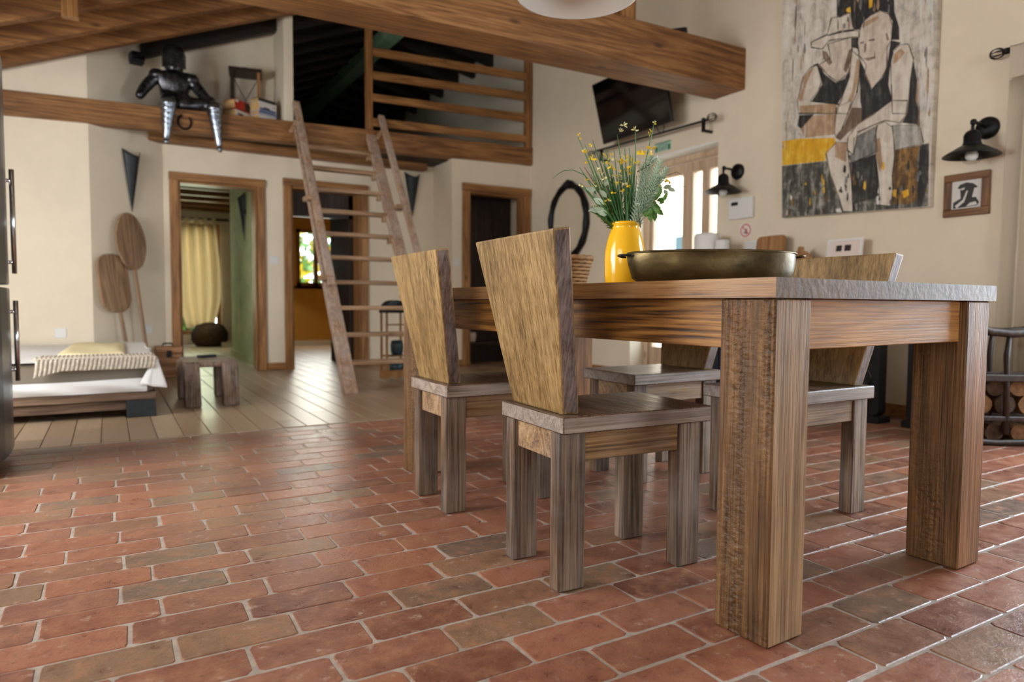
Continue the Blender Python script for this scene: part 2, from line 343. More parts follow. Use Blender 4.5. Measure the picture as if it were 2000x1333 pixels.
# ---------------------------------------------------------------- mesh helpers
class MB:
    def __init__(s): s.v = []; s.f = []; s.m = []
    def add(s, vs, fs, mi=0):
        k = len(s.v); s.v += [tuple(p) for p in vs]
        for f in fs: s.f.append(tuple(i+k for i in f)); s.m.append(mi)
        return s
    def box(s, x0, y0, z0, x1, y1, z1, mi=0, fm=None):
        vs = [(x0, y0, z0), (x1, y0, z0), (x1, y1, z0), (x0, y1, z0), (x0, y0, z1), (x1, y0, z1), (x1, y1, z1), (x0, y1, z1)]
        fs = [(0, 3, 2, 1), (4, 5, 6, 7), (0, 1, 5, 4), (1, 2, 6, 5), (2, 3, 7, 6), (3, 0, 4, 7)]   # bottom top -y +x +y -x
        k = len(s.v); s.v += vs
        for i, f in enumerate(fs): s.f.append(tuple(j+k for j in f)); s.m.append(fm[i] if fm else mi)
        return s
    def hexa(s, p, mi=0, fm=None):
        fs = [(0, 3, 2, 1), (4, 5, 6, 7), (0, 1, 5, 4), (1, 2, 6, 5), (2, 3, 7, 6), (3, 0, 4, 7)]
        k = len(s.v); s.v += [tuple(q) for q in p]
        for i, f in enumerate(fs): s.f.append(tuple(j+k for j in f)); s.m.append(fm[i] if fm else mi)
        return s
    def bar(s, a, b, wx, wy, side=(1, 0, 0), mi=0, off=0):
        a = Vector(a); b = Vector(b); d = (b-a).normalized(); x = Vector(side); x = (x-d*x.dot(d)).normalized(); y = d.cross(x)
        p = [c+x*(sx*wx/2)+y*(sy*wy/2+off) for c in (a, b) for sx, sy in ((-1, -1), (1, -1), (1, 1), (-1, 1))]
        return s.hexa(p, mi)
    def tube(s, pts, r, n=8, mi=0, cap=True):
        pts = [Vector(p) for p in pts]; rs = r if isinstance(r, (list, tuple)) else [r]*len(pts)
        k = len(s.v); ref = None
        for i, p in enumerate(pts):
            d = (pts[min(i+1, len(pts)-1)]-pts[max(i-1, 0)]).normalized()
            if ref is None: ref = d.orthogonal().normalized()
            x = (ref-d*ref.dot(d)).normalized(); y = d.cross(x); ref = x
            for j in range(n):
                t = 2*math.pi*j/n
                s.v.append(tuple(p+(x*math.cos(t)+y*math.sin(t))*rs[i]))
        for i in range(len(pts)-1):
            for j in range(n):
                s.f.append((k+i*n+j, k+i*n+(j+1) % n, k+(i+1)*n+(j+1) % n, k+(i+1)*n+j)); s.m.append(mi)
        if cap:
            s.f.append(tuple(k+j for j in range(n))[::-1]); s.m.append(mi)
            s.f.append(tuple(k+(len(pts)-1)*n+j for j in range(n))); s.m.append(mi)
        return s
    def lathe(s, prof, n=24, c=(0, 0, 0), mi=0, sx=1, sy=1, mat=None):
        k = len(s.v)
        for r, z in prof:
            for j in range(n):
                t = 2*math.pi*j/n
                p = Vector((r*math.cos(t)*sx, r*math.sin(t)*sy, z))
                if mat: p = mat @ p
                s.v.append(tuple(p+Vector(c)))
        for i in range(len(prof)-1):
            for j in range(n):
                s.f.append((k+i*n+j, k+i*n+(j+1) % n, k+(i+1)*n+(j+1) % n, k+(i+1)*n+j)); s.m.append(mi)
        return s
    def prism(s, poly, o, u, v, wv, mi=0, fm=None):     # polygon in (u,v) extruded along wv
        o = Vector(o); u = Vector(u); v = Vector(v); wv = Vector(wv); n = len(poly); k = len(s.v)
        for q in (Vector((0, 0, 0)), wv):
            for a, b in poly: s.v.append(tuple(o+u*a+v*b+q))
        s.f.append(tuple(range(k, k+n))[::-1]); s.m.append(mi)
        s.f.append(tuple(range(k+n, k+2*n))); s.m.append(mi if fm is None else fm)
        for i in range(n):
            s.f.append((k+i, k+(i+1) % n, k+n+(i+1) % n, k+n+i)); s.m.append(mi)
        return s
    def grid(s, fn, nu, nv, mi=0, closeu=False):
        k = len(s.v)
        for i in range(nu+1):
            for j in range(nv+1): s.v.append(tuple(fn(i/nu, j/nv)))
        for i in range(nu):
            for j in range(nv):
                a = k+i*(nv+1)+j; s.f.append((a, a+nv+1, a+nv+2, a+1)); s.m.append(mi)
        return s
    def build(s, name, mats, parent=None, smooth=False, bevel=0, seg=1, fix=True):
        me = bpy.data.meshes.new(name); me.from_pydata(s.v, [], s.f)
        if not isinstance(mats, (list, tuple)): mats = [mats]
        for mt in mats: me.materials.append(mt)
        me.polygons.foreach_set('material_index', s.m)
        bm = bmesh.new(); bm.from_mesh(me)
        if fix: bmesh.ops.recalc_face_normals(bm, faces=bm.faces)
        if bevel:
            ed = [e for e in bm.edges if len(e.link_faces) == 2 and e.calc_face_angle(0) > .5]
            bmesh.ops.bevel(bm, geom=ed, offset=bevel, segments=seg, profile=.6, affect='EDGES', clamp_overlap=True)
        bm.to_mesh(me); bm.free()
        if smooth:
            me.polygons.foreach_set('use_smooth', [True]*len(me.polygons))
        o = bpy.data.objects.new(name, me); COL.objects.link(o)
        if parent: o.parent = parent
        return o
def tag(o, label=None, cat=None, group=None, kind=None):
    if label: o['label'] = label
    if cat: o['category'] = cat
    if group: o['group'] = group
    if kind: o['kind'] = kind
    return o
def empty(name, loc=(0, 0, 0), rz=0, parent=None):
    o = bpy.data.objects.new(name, None); COL.objects.link(o); o.empty_display_size = .1
    o.location = loc; o.rotation_euler = (0, 0, rz)
    if parent: o.parent = parent
    return o
def thing(name, label, cat, loc=(0, 0, 0), rz=0, group=None):
    return tag(empty(name, loc, rz), label, cat, group)
def struct(name, label=None):
    return tag(empty(name), label, kind='structure')
def kids(o): return [c for c in bpy.data.objects if c.parent == o]
def copy_tree(o, parent=None):
    c = o.copy(); COL.objects.link(c); c.parent = parent
    for ch in kids(o): copy_tree(ch, c)
    return c
def smoothstep(t): t = max(0, min(1, t)); return t*t*(3-2*t)

# ---------------------------------------------------------------- floor
PITCH_Y, PITCH_X = .1165, .2352
floor = MB().box(-2.5, -4.8, -.05, 4.5, 3.92, -.0022).build('floor', M['mortar'])
tag(floor, 'terracotta brick floor of the dining area', kind='structure')
def brick_mesh(i):
    rnd = random.Random(i)
    L, W = .2290+rnd.uniform(-.003, .003), .1102+rnd.uniform(-.002, .002)
    c = .008
    out = []
    for sx, sy, o in ((-1, -1, 0), (1, -1, 1), (1, 1, 0), (-1, 1, 1)):
        c1, c2 = c*rnd.uniform(.5, 1.8), c*rnd.uniform(.5, 1.8)
        jx, jy = rnd.uniform(-.002, .002), rnd.uniform(-.002, .002)
        a = (sx*(L/2-c1)+jx, sy*W/2+jy); b = (sx*L/2+jx, sy*(W/2-c2)+jy)
        out += [b, a] if o == 0 and sy < 0 else ([a, b] if o == 1 and sy < 0 else ([b, a] if o == 0 else [a, b]))
    # order counter-clockwise
    out.sort(key=lambda p: math.atan2(p[1]/W, p[0]/L))
    n = len(out); v = []; f = []
    for k, (z, s) in enumerate(((-.012, 1), (-.0016, 1), (0, .0))):
        for x, y in out:
            if k == 2:
                d = math.hypot(x, y); v.append((x-.0024*(1 if x > 0 else -1), y-.0024*(1 if y > 0 else -1), 0))
            else: v.append((x, y, z))
    for k in range(2):
        for i2 in range(n):
            f.append((k*n+i2, k*n+(i2+1) % n, (k+1)*n+(i2+1) % n, (k+1)*n+i2))
    f.append(tuple(2*n+i2 for i2 in range(n)))
    return v, f
BV = [brick_mesh(i) for i in range(14)]
BME = []
for v, f in BV:
    me = bpy.data.meshes.new('brick'); me.from_pydata(v, [], f); me.materials.append(M['brick']); BME.append(me)
inv = cam.matrix_world.inverted()
def shown(p):
    q = inv @ Vector(p)
    if q.z > -.2: return False
    x = 1000-1342*q.x/q.z; y = 666.5+1342*q.y/q.z
    return -60 < x < 2060 and y < 1400
bl = []
for k in range(-50, 23):
    y = 1.332+PITCH_Y*(k-.5)
    off = (.106 if k % 2 == 0 else .01)+random.uniform(-.025, .025)
    for i in range(-12, 19):
        x = off+PITCH_X*(i-.5)
        if -2.4 < x < 4.25: bl.append((x, y))
vis = sorted([b for b in bl if shown((b[0], b[1], 0))], key=lambda b: (Vector((b[0], b[1], 0))-cam.location).length)
near = set(vis[:292]); far = MB()
for b in bl:
    i = random.randrange(14); rz = random.uniform(-.006, .006); dz = random.uniform(-.0014, .0002); fl = random.random() < .5
    if fl: rz += math.pi
    if b in near:
        o = bpy.data.objects.new('brick', BME[i]); COL.objects.link(o); o.parent = floor
        o.location = (b[0], b[1], dz); o.rotation_euler = (0, 0, rz)
    else:
        c, s = math.cos(rz), math.sin(rz)
        far.add([(b[0]+x*c-y*s, b[1]+x*s+y*c, z+dz) for x, y, z in BV[i][0]], BV[i][1])
tag(far.build('bricks', M['brick'], floor, fix=False), kind='stuff')

floor2 = MB().box(-2.5, 3.925, -.05, 4.5, 12.6, -.006).build('floor', M['mortar'])
tag(floor2, 'wood look plank tile floor beyond the brick', kind='structure')
PME = []
for i in range(6):
    mb = MB().box(-.0605, 0, -.012, .0605, 1.19, 0)
    o = mb.build('plank', M['plank'], None, bevel=.0015); PME.append(o.data); bpy.data.objects.remove(o)
far = MB()
for i in range(-20, 37):
    x = -.047+.1255*(i+.5)
    y0 = 3.928-((i*7) % 5)*.24
    for j in range(8):
        y = y0+j*1.2
        a, b = max(y, 3.928), min(y+1.194, 12.5)
        if b-a < .05: continue
        if -.8 < x < 4.2 and b < 8.4 and abs(b-a-1.19) < .02:
            o = bpy.data.objects.new('plank', PME[i % 6]); COL.objects.link(o); o.parent = floor2
            o.location = (x, y, random.uniform(-.001, 0))
        elif -.8 < x < 4.2 and a < 7.4:
            MB().box(x-.0605, a, -.012, x+.0605, b, 0).build('plank', M['plank'], floor2, bevel=.0015)
        else:
            far.box(x-.0605, a, -.012, x+.0605, b, 0)
tag(far.build('planks', M['plank'], floor2), kind='stuff')

# ---------------------------------------------------------------- walls
def S(name, mb, mat, label, parent=None, **k):
    o = mb.build(name, mat, parent, **k)
    if parent is None: tag(o, label, kind='structure')
    return o
mb = MB()
for y0, y1, z0, z1 in ((-4.7, .1, 0, 4.1), (.1, 1.35, 0, .4), (.1, 1.35, 2.0, 4.1), (1.35, 4.0, 0, 4.1), (4.0, 5.05, 2.03, 4.1), (5.05, 12.6, 0, 4.1)):
    mb.box(4.26, y0, z0, 4.56, y1, z1)
wall_right = S('wall_right', mb, M['plaster'], 'cream plaster wall with the big painting and the glazed door')
mb = MB()
for x0, x1, z0, z1 in ((.40, .587, 0, 2.34), (.587, 1.31, 1.865, 2.34), (1.31, 1.65, 0, 2.34), (1.65, 2.385, 1.905, 2.34), (2.385, 4.26, 0, 2.34), (-.1, 1.5, 2.34, 3.7)):
    mb.box(x0, 7.35, z0, x1, 7.55, z1)
S('wall_back', mb, M['plaster'], 'cream back wall with two doorways under the loft')
mb = MB()
for x0, x1, z0, z1 in ((3.25, 3.452, 0, 2.29), (3.452, 4.16, 1.93, 2.29), (4.16, 4.26, 0, 2.29)):
    mb.box(x0, 6.845, z0, x1, 6.97, z1)
mb.box(3.25, 6.97, 0, 3.35, 7.35, 2.29)
S('wall_back', mb, M['plaster'], 'projecting cream wall around the dark right doorway')
S('wall_left', MB().box(-2.4, 6.84, 0, -.115, 7.0, 3.2), M['plaster'], 'cream wall behind the low bed')
W2A, W2B = Vector((-.115, 6.84, 0)), Vector((.47, 7.35, 0))
w2d = (W2B-W2A).normalized(); w2n = Vector((w2d.y, -w2d.x, 0))      # faces the room
mb = MB(); p = [W2A, W2B, W2B-w2n*.12, W2A-w2n*.12]
mb.hexa([q for q in p]+[q+Vector((0, 0, 3.3)) for q in p])
S('wall_left', mb, M['plaster'], 'slanted pale wall where the bread peels lean')
mb = MB().box(-2.4, -4.8, 0, -2.2, 2.1, 3.6).box(-2.4, 4.5, 0, -2.2, 7, 3.6).box(-2.4, 2.1, 0, -2.2, 4.5, .75).box(-2.4, 2.1, 2.25, -2.2, 4.5, 3.6)
S('wall_left', mb, M['plaster'], 'cream kitchen side wall')
mb = MB().box(-2.4, -4.8, 0, .05, -4.6, 4.1).box(1.75, -4.8, 0, 4.5, -4.6, 4.1).box(.05, -4.8, 0, 1.75, -4.6, .85).box(.05, -4.8, 2.15, 1.75, -4.6, 4.1)
S('wall_front', mb, M['plaster'], 'cream wall behind the viewer with an unseen window added for fill light')
S('wall_back', MB().box(1.492, 6.87, 2.40, 1.58, 7.6, 3.75), M['plaster'], 'white end of the partition beside the loft opening', bevel=.012, seg=2)
# attic shell
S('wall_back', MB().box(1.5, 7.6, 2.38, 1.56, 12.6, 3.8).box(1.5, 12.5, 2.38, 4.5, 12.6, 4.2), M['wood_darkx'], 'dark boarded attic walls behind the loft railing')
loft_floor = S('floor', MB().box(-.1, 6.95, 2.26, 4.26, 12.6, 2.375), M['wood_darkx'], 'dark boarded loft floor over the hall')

# ---------------------------------------------------------------- ceiling, rafters, beams
def rz_(x): return 2.78+.397*x if x < 2.95 else 3.951-.2*(x-2.95)
ceil = MB()
def slab(x0, x1, y0, y1, dz, th, mi=0):
    ceil.hexa([(x0, y0, rz_(x0)+dz), (x1, y0, rz_(x1)+dz), (x1, y1, rz_(x1)+dz), (x0, y1, rz_(x0)+dz), (x0, y0, rz_(x0)+dz+th), (x1, y0, rz_(x1)+dz+th), (x1, y1, rz_(x1)+dz+th), (x0, y1, rz_(x0)+dz+th)], mi)
slab(-2.45, 2.95, -4.8, 6.9, .2, .06); slab(2.95, 4.6, -4.8, 6.9, .2, .06)
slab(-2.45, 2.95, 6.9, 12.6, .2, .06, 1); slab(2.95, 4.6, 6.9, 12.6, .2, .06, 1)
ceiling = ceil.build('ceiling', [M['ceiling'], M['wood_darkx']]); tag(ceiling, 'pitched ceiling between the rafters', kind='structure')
def rafter(y, xa, xb, dark=False):
    mb = MB(); h = .185
    mb.hexa([(xa, -.045, rz_(xa)), (xb, -.045, rz_(xb)-.0001), (xb, .045, rz_(xb)-.0001), (xa, .045, rz_(xa)), (xa, -.045, rz_(xa)+h), (xb, -.045, rz_(xb)+h), (xb, .045, rz_(xb)+h), (xa, .045, rz_(xa)+h)])
    o = mb.build('rafter', M['wood_darkx'] if dark else M['wood_rafter'], ceiling, bevel=.004); o.location = (0, y, 0)
    return o
for y in (6.72, 6.28, 5.80, 5.30, 4.80, 4.30, 3.3, 2.6, 1.9, 1.2, .5, -.2, -.9, -1.6, -2.3, -3.0, -3.7):
    rafter(y, -2.2, 2.93); rafter(y, 2.97, 4.26)
rafter(7.2, .30, 1.49, True)  # shade of the niche put into this rafter by darker wood
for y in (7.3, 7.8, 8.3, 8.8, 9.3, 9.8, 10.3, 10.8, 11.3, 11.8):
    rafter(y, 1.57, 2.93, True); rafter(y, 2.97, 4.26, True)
o = MB().box(2.86, 6.95, 3.80, 3.04, 12.5, 3.95).build('ridge_beam', M['greenbeam'], ceiling, bevel=.004)
MB().box(-.075, -.07, 2.66, .075, .07, 3.95).build('king_post', M['wood_trim'], ceiling, bevel=.004).location = (3.17, 3.9, 0)
MB().box(-.05, -.04, 2.55, .05, .04, 2.75).build('strut', M['wood_trim'], ceiling, bevel=.004).location = (-.18, 5.62, .06)
# big tie beam, slightly higher at its right end as seen
mb = MB(); za, zb = 2.295, 2.355
mb.hexa([(-1.9, -.155, za), (4.28, -.155, zb), (4.28, .155, zb), (-1.9, .155, za), (-1.9, -.155, za+.312), (4.28, -.155, zb+.312), (4.28, .155, zb+.312), (-1.9, .155, za+.312)])
o = mb.build('tie_beam', M['wood_beam'], bevel=.006, seg=2); o.location = (0, 3.897, 0)
tag(o, 'massive timber tie beam crossing the room overhead', kind='structure')
# loft edge beam
def lz(x): return 2.187+.0255*x
mb = MB()
xa, xb = -.9, 4.258
mb.hexa([(xa, -.05, lz(xa)), (xb, -.05, lz(xb)), (xb, .08, lz(xb)), (xa, .08, lz(xa)), (xa, -.05, lz(xa)+.2), (xb, -.05, lz(xb)+.2), (xb, .08, lz(xb)+.2), (xa, .08, lz(xa)+.2)])
o = mb.build('loft_beam', M['wood_beam'], bevel=.006, seg=2); o.location = (0, 6.86, 0)
tag(o, 'long honey brown timber beam along the loft edge', kind='structure')
MB().box(1.56, -.058, 2.225, 2.30, -.05, 2.41).build('facing_board', M['wood_trimx'], o)
mb = MB().box(-.15, -.06, 2.185, 2.62, .07, 2.29)
o = mb.build('lintel_beam', M['wood_beam'], bevel=.005); o.location = (.50, 7.27, 0)
o.data.transform(Matrix.Translation((0, 0, 0)))
tag(o, 'second shorter brown beam under the loft edge', kind='structure')

# ---------------------------------------------------------------- door casings
def casing(n, x0, x1, zt, Y, depth, label, cw=.066):
    d = struct(n, label); d.location = (x0, Y, 0)
    W = x1-x0
    MB().box(-cw, -.025, 0, .012, .0, zt+cw).build('casing', M['wood_trim'], d, bevel=.004)
    MB().box(W-.012, -.025, 0, W+cw, .0, zt+cw).build('casing', M['wood_trim'], d, bevel=.004)
    MB().box(-cw-.004, -.03, zt-.012, W+cw+.004, .0, zt+cw).build('casing_head', M['wood_trimx'], d, bevel=.004)
    MB().box(0, 0, 0, .03, depth, zt).build('jamb', M['wood_trim'], d)
    MB().box(W-.03, 0, 0, W, depth, zt).build('jamb', M['wood_trim'], d)
    MB().box(.03, 0, zt-.03, W-.03, depth, zt).build('jamb_head', M['wood_trimx'], d)
    return d
door_1 = casing('door_1', .587, 1.325, 1.868, 7.35, .2, 'left open doorway to the green hall, brown wooden casing')
door_2 = casing('door_2', 1.64, 2.40, 1.908, 7.35, .2, 'middle open doorway behind the ladder, brown wooden casing')
door_3 = casing('door_3', 3.445, 4.17, 1.945, 6.845, .13, 'right dark doorway beside the mirror wall, brown wooden casing', .075)
def trim(n, mb, label): S(n, mb, M['wood_trimx'], label, bevel=.003)
trim('baseboard_back', MB().box(1.395, 7.33, 0, 1.57, 7.35, .075), 'brown skirting between the two left doorways')
trim('baseboard_back', MB().box(2.47, 7.33, 0, 3.25, 7.35, .075), 'brown skirting behind the ladder foot')
trim('baseboard_back', MB().box(3.25, 6.825, 0, 3.37, 6.845, .075), 'brown skirting left of the right doorway')
trim('baseboard_right', MB().box(4.24, 1.35, 0, 4.26, 4.0, .085), 'brown skirting under the painting')
trim('baseboard_right', MB().box(4.24, 5.05, 0, 4.26, 6.84, .085), 'brown skirting under the oval mirror')

# ---------------------------------------------------------------- rooms beyond
mb = MB().box(1.37, 7.55, 0, 1.5, 9.5, 2.26)
S('wall_hall', mb, M['plaster_green'], 'green tinted hall wall inside the left doorway')
S('wall_hall', MB().box(-.1, 7.55, 0, .1, 12.6, 2.26), M['plaster'], 'pale hall side wall')
S('baseboard_hall', MB().box(1.35, 7.55, 0, 1.37, 9.5, .09), M['plaster_green'], 'pale green skirting of the hall')
mb = MB().box(-.1, 12.3, 0, .72, 12.5, 2.26).box(.72, 12.3, 0, 1.62, 12.5, .16).box(.72, 12.3, 1.98, 1.62, 12.5, 2.26).box(1.62, 12.3, 0, 2.2, 12.5, 2.26)
S('wall_hall', mb, M['plaster'], 'far hall wall with a bright glazed opening')
S('wall_hall', MB().box(1.96, 9.5, 0, 2.0, 12.3, 2.26).box(1.5, 9.4, 0, 2.0, 9.5, 2.26), M['wood_dark'], 'dark wardrobe wall at the hall end')
hw = struct('window_1', 'bright glazed hall window behind the yellow curtain'); hw.location = (.72, 12.34, .16)
MB().box(0, 0, 0, .07, .06, 1.82).box(.83, 0, 0, .9, .06, 1.82).box(.07, 0, 0, .83, .06, .07).box(.07, 0, 1.75, .83, .06, 1.82).build('frame', M['wood_trim'], hw)
MB().box(.07, .025, .07, .83, .031, 1.75).build('pane', M['glass'], hw)
for i in range(8):
    y = 8.0+i*.56
    MB().box(.1, -.05, 2.13, 1.37 if y < 9.5 else 1.96, .05, 2.26).build('joist', M['wood_rafter'], loft_floor, bevel=.004).location = (0, y, 0)
S('wall_study', MB().box(2.0, 11.5, 0, 2.66, 11.7, 2.26).box(2.66, 11.5, 0, 3.34, 11.7, .97).box(2.66, 11.5, 1.90, 3.34, 11.7, 2.26).box(3.34, 11.5, 0, 4.26, 11.7, 2.26), M['plaster_ochre'], 'ochre far wall of the study with a small window')
S('baseboard_study', MB().box(1.5, 11.48, 0, 4.26, 11.5, .07), M['plaster'], 'pale skirting of the study')
sw = struct('window_2', 'wood framed study window seen through the middle doorway'); sw.location = (2.66, 11.53, .97)
f = MB()
for x in (0, .29, .61): f.box(x, 0, 0, x+.07, .06, .93)
f.box(0, 0, 0, .68, .06, .06).box(0, 0, .87, .68, .06, .93)
f.build('frame', M['wood_trim'], sw)
MB().box(.07, .03, .06, .29, .036, .87).build('pane', M['glass'], sw); MB().box(.36, .03, .06, .61, .036, .87).build('pane', M['glass'], sw)
MB().box(-.05, -.03, -.05, .73, .02, 0).build('sill', M['plaster'], sw)
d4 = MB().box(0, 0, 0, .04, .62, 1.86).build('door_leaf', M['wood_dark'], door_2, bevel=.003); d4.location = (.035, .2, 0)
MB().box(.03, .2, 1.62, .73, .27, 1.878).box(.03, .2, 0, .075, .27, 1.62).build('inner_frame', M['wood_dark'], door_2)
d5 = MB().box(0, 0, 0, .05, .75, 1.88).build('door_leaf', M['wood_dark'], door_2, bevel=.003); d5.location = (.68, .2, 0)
S('wall_study', MB().box(2.6, 8.5, 0, 4.26, 8.6, 2.26), M['plaster_ochre'], 'ochre cross wall in the study')
# closet behind door 3
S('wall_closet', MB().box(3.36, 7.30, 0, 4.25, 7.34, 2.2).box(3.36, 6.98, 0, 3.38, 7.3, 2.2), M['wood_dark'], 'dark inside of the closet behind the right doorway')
sh = thing('closet_shelf', 'dark shelf unit inside the right doorway', 'shelf', (3.75, 7.15, 0))
for z in (.22, .72): MB().box(-.3, -.12, z, .4, .12, z+.03).build('shelf_board', M['wood_dark'], sh)
for x in (-.33, .4): MB().box(x, -.12, 0, x+.03, .12, 1.0).build('side_panel', M['wood_dark'], sh)
tag(MB().lathe([(0, 0), (.05, 0), (.06, .06), (.055, .11), (0, .11)], 14, (0, 0, 0)).build('pot', M['pink_sign'], None, True), 'small pinkish pot on the dark closet shelf', 'pot').location = (3.62, 7.11, .251)

# outside
S('ground', MB().box(4.56, -2, -.12, 14, 10, -.03), M['paving'], 'pale paving outside the glazed door')
S('ground', MB().box(-3, 12.6, -.12, 6, 18, -.03), M['paving'], 'pale ground behind the house')
hs = thing('house', 'pale peach rendered house across the yard outside the glazed door', 'house', (9.5, 6.5, 0))
MB().box(0, -3.5, 0, .3, 5, 3.4).build('wall', M['facade'], hs)
MB().box(-.25, -3.6, 3.4, .5, 5.1, 3.55).build('roof_edge', M['wood_trimx'], hs)
for y in (-1.6, .6, 2.6):
    f = MB().box(-.03, y, .9, 0, y+.9, 2.1).build('window', M['sheet'], hs); MB().box(-.04, y+.08, 1.0, -.03, y+.82, 2.0).build('pane', M['teal'], f)
def bush(name, label, loc, sx, sy, sz, n, mats):
    b = thing(name, label, 'tree', loc); mbs = MB(); rnd = random.Random(n)
    for i in range(n):
        u = rnd.uniform(-1, 1); t = rnd.uniform(0, 6.28); rr = math.sqrt(1-u*u)*rnd.uniform(.6, 1)
        p = Vector((rr*math.cos(t)*sx, rr*math.sin(t)*sy, sz*(1+u*.95))); q = Vector((rnd.uniform(-1, 1), rnd.uniform(-1, 1), rnd.uniform(-1, 1))).normalized(); e = q.orthogonal()
        s = .12
        mbs.add([p-q*s, p+e*s*.5, p+q*s, p-e*s*.5], [(0, 1, 2, 3)], rnd.randrange(2))
    tag(mbs.build('foliage', mats, b, fix=False), kind='stuff')
    MB().tube([(0, 0, 0), (.03, 0, sz*1.2)], .06).build('trunk', M['twig'], b)
bush('garden_tree', 'leafy green tree outside the hall window', (1.2, 14.6, -.03), .9, .7, 1.4, 1500, [M['leaf'], M['stem']])
bush('garden_tree', 'leafy green tree outside the study window', (3.3, 14.6, -.03), 1.2, .7, 1.5, 1500, [M['leaf'], M['petal']])

# ---------------------------------------------------------------- glazed door in the right wall
d = struct('door_4', 'tan wooden double glazed door in the right wall'); d.location = (4.47, 4.0, 0)
T = M['door_tan']
MB().box(-.05, 0, 0, .06, .06, 2.03).build('jamb', T, d, bevel=.004); MB().box(-.05, .99, 0, .06, 1.05, 2.03).build('jamb', T, d, bevel=.004)
MB().box(-.05, .06, 1.96, .06, .99, 2.03).build('head', T, d, bevel=.004)
def leaf(stiles, y0, y1, name):
    lf = MB()
    for a, b in stiles: lf.box(-.03, a, .02, .03, b, 1.95)
    for (a, b), (c, e) in zip(stiles, stiles[1:]): lf.box(-.028, b, .02, .028, c, .30).box(-.028, b, 1.86, .028, c, 1.95)
    o = lf.build(name, T, d, bevel=.004)
    for (a, b), (c, e) in zip(stiles, stiles[1:]): MB().box(-.004, b, .30, .004, c, 1.86).build('pane', M['glass'], o)
    return o
l1 = leaf([(.465, .575), (.95, .985)], 0, 0, 'door_leaf'); l2 = leaf([(.065, .125), (.257, .346), (.452, .463)], 0, 0, 'door_leaf')
MB().box(-.045, .505, .95, -.03, .535, 1.15).tube([(-.04, .52, 1.08), (-.08, .52, 1.08), (-.08, .60, 1.08)], .008).build('handle', M['chrome'], l1)
MB().box(-.03, .22, .42, -.022, .235, .72).box(-.034, .19, .54, -.022, .265, .60).build('bolt', M['iron'], l1).location = (0, .48, 0)
S('trim_1', MB().box(4.27, 4.005, 2.012, 4.54, 5.045, 2.03), M['sheet'], 'white underside of the glazed door lintel')

# ---------------------------------------------------------------- dining table
TB = thing('dining_table', 'long heavy timber dining table with chunky legs on the brick floor', 'table', (1.136, .908, 0), R(2.4))
TW, TL = .908, 1.80
mb = MB()
for i in range(5):
    a, b = -.012+i*(TW+.03)/5, -.012+(i+1)*(TW+.03)/5-.0004
    MB().box(a, -.008, .7145, b, TL+.012, .755, fm=[0, 0, 1, 0, 1, 0]).build('top_plank', [M['wood_table'], M['wood_end']], TB)
for x in (0, TW-.118):
    for y in (0, TL-.137):
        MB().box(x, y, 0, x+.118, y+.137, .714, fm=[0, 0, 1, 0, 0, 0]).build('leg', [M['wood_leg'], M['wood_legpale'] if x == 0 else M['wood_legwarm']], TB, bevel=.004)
MB().box(.118, .02, .607, TW-.118, .05, .7135).build('apron', M['wood_tabx'], TB, bevel=.002)
MB().box(.118, TL-.05, .607, TW-.118, TL-.02, .7135).build('apron', M['wood_tabx'], TB, bevel=.002)
MB().box(.018, .137, .607, .048, TL-.137, .7135).build('apron', M['wood_taby'], TB, bevel=.002)
MB().box(TW-.048, .137, .607, TW-.018, TL-.137, .7135).build('apron', M['wood_taby'], TB, bevel=.002)

# ---------------------------------------------------------------- chairs (local +x looks at the table)
CH = thing('dining_chair', 'nearest dining chair, solid plank back, in front of the table', 'chair', (1.166, 1.4725, 0), R(-3), 'plank backed chairs around the table')
MB().box(-.24, -.163, .390, .222, .1628, .432, fm=[0, 0, 1, 1, 1, 1]).build('seat', [M['wood_seat'], M['wood_edge']], CH, bevel=.003)
for x0, x1 in ((-.236, -.162), (.131, .206)):
    for y0, y1 in ((-.142, -.096), (.096, .142)):
        MB().box(x0, y0, 0, x1, y1, .3895, fm=[0, 0, 1, 0, 1, 0]).build('leg', [M['wood_cleg'], M['wood_cleggrey']], CH, bevel=.003)
for y in (-.136, .118):
    MB().box(-.162, y, .316, .131, y+.018, .3895).build('apron', M['wood_apron'], CH, bevel=.0015)
for x in (-.224, .178):
    MB().box(x, -.096, .316, x+.018, .096, .3895).build('apron', M['wood_apron'], CH, bevel=.0015)
bw, tw, t = .130, .209, .047
mb = MB()
xb, xt, zt = -.222, -.302, .874
mb.hexa([(xb, -bw, .4322), (xb+t, -bw, .4322), (xb+t, bw, .4322), (xb, bw, .4322), (xt, -tw, zt-.006), (xt+t, -tw, zt), (xt+t, tw, zt), (xt, tw, zt-.006)], fm=[0, 1, 1, 0, 1, 0])
mb.build('backrest', [M['wood_back'], M['wood_backedge']], CH, bevel=.005, seg=2)
for lab, x, y, rz in (('second plank backed dining chair behind the nearest one, left of the table', 1.188, 2.1825, -1),
                      ('plank backed dining chair across the table, behind the brass pan', 1.968, 1.5225, 180),
                      ('far plank backed dining chair across the table, seat facing the nearest chair', 1.940, 2.1675, 180)):
    c = copy_tree(CH); c.location = (x, y, 0); c.rotation_euler = (0, 0, R(rz)); c['label'] = lab

# ---------------------------------------------------------------- things on the table
ZT = .7555
V = thing('vase', 'glossy yellow glazed jar vase on the table', 'vase', (1.45, 1.75, ZT))
MB().lathe([(0, 0), (.058, 0), (.063, .006), (.0655, .04), (.066, .085), (.0645, .115), (.059, .145), (.051, .172), (.0445, .188), (.0425, .196), (.047, .201), (.0475, .207), (.044, .210), (.039, .206), (.038, .19), (.045, .165), (.052, .12), (.05, .02), (0, .02)], 40).build('body', M['yellow'], V, True)

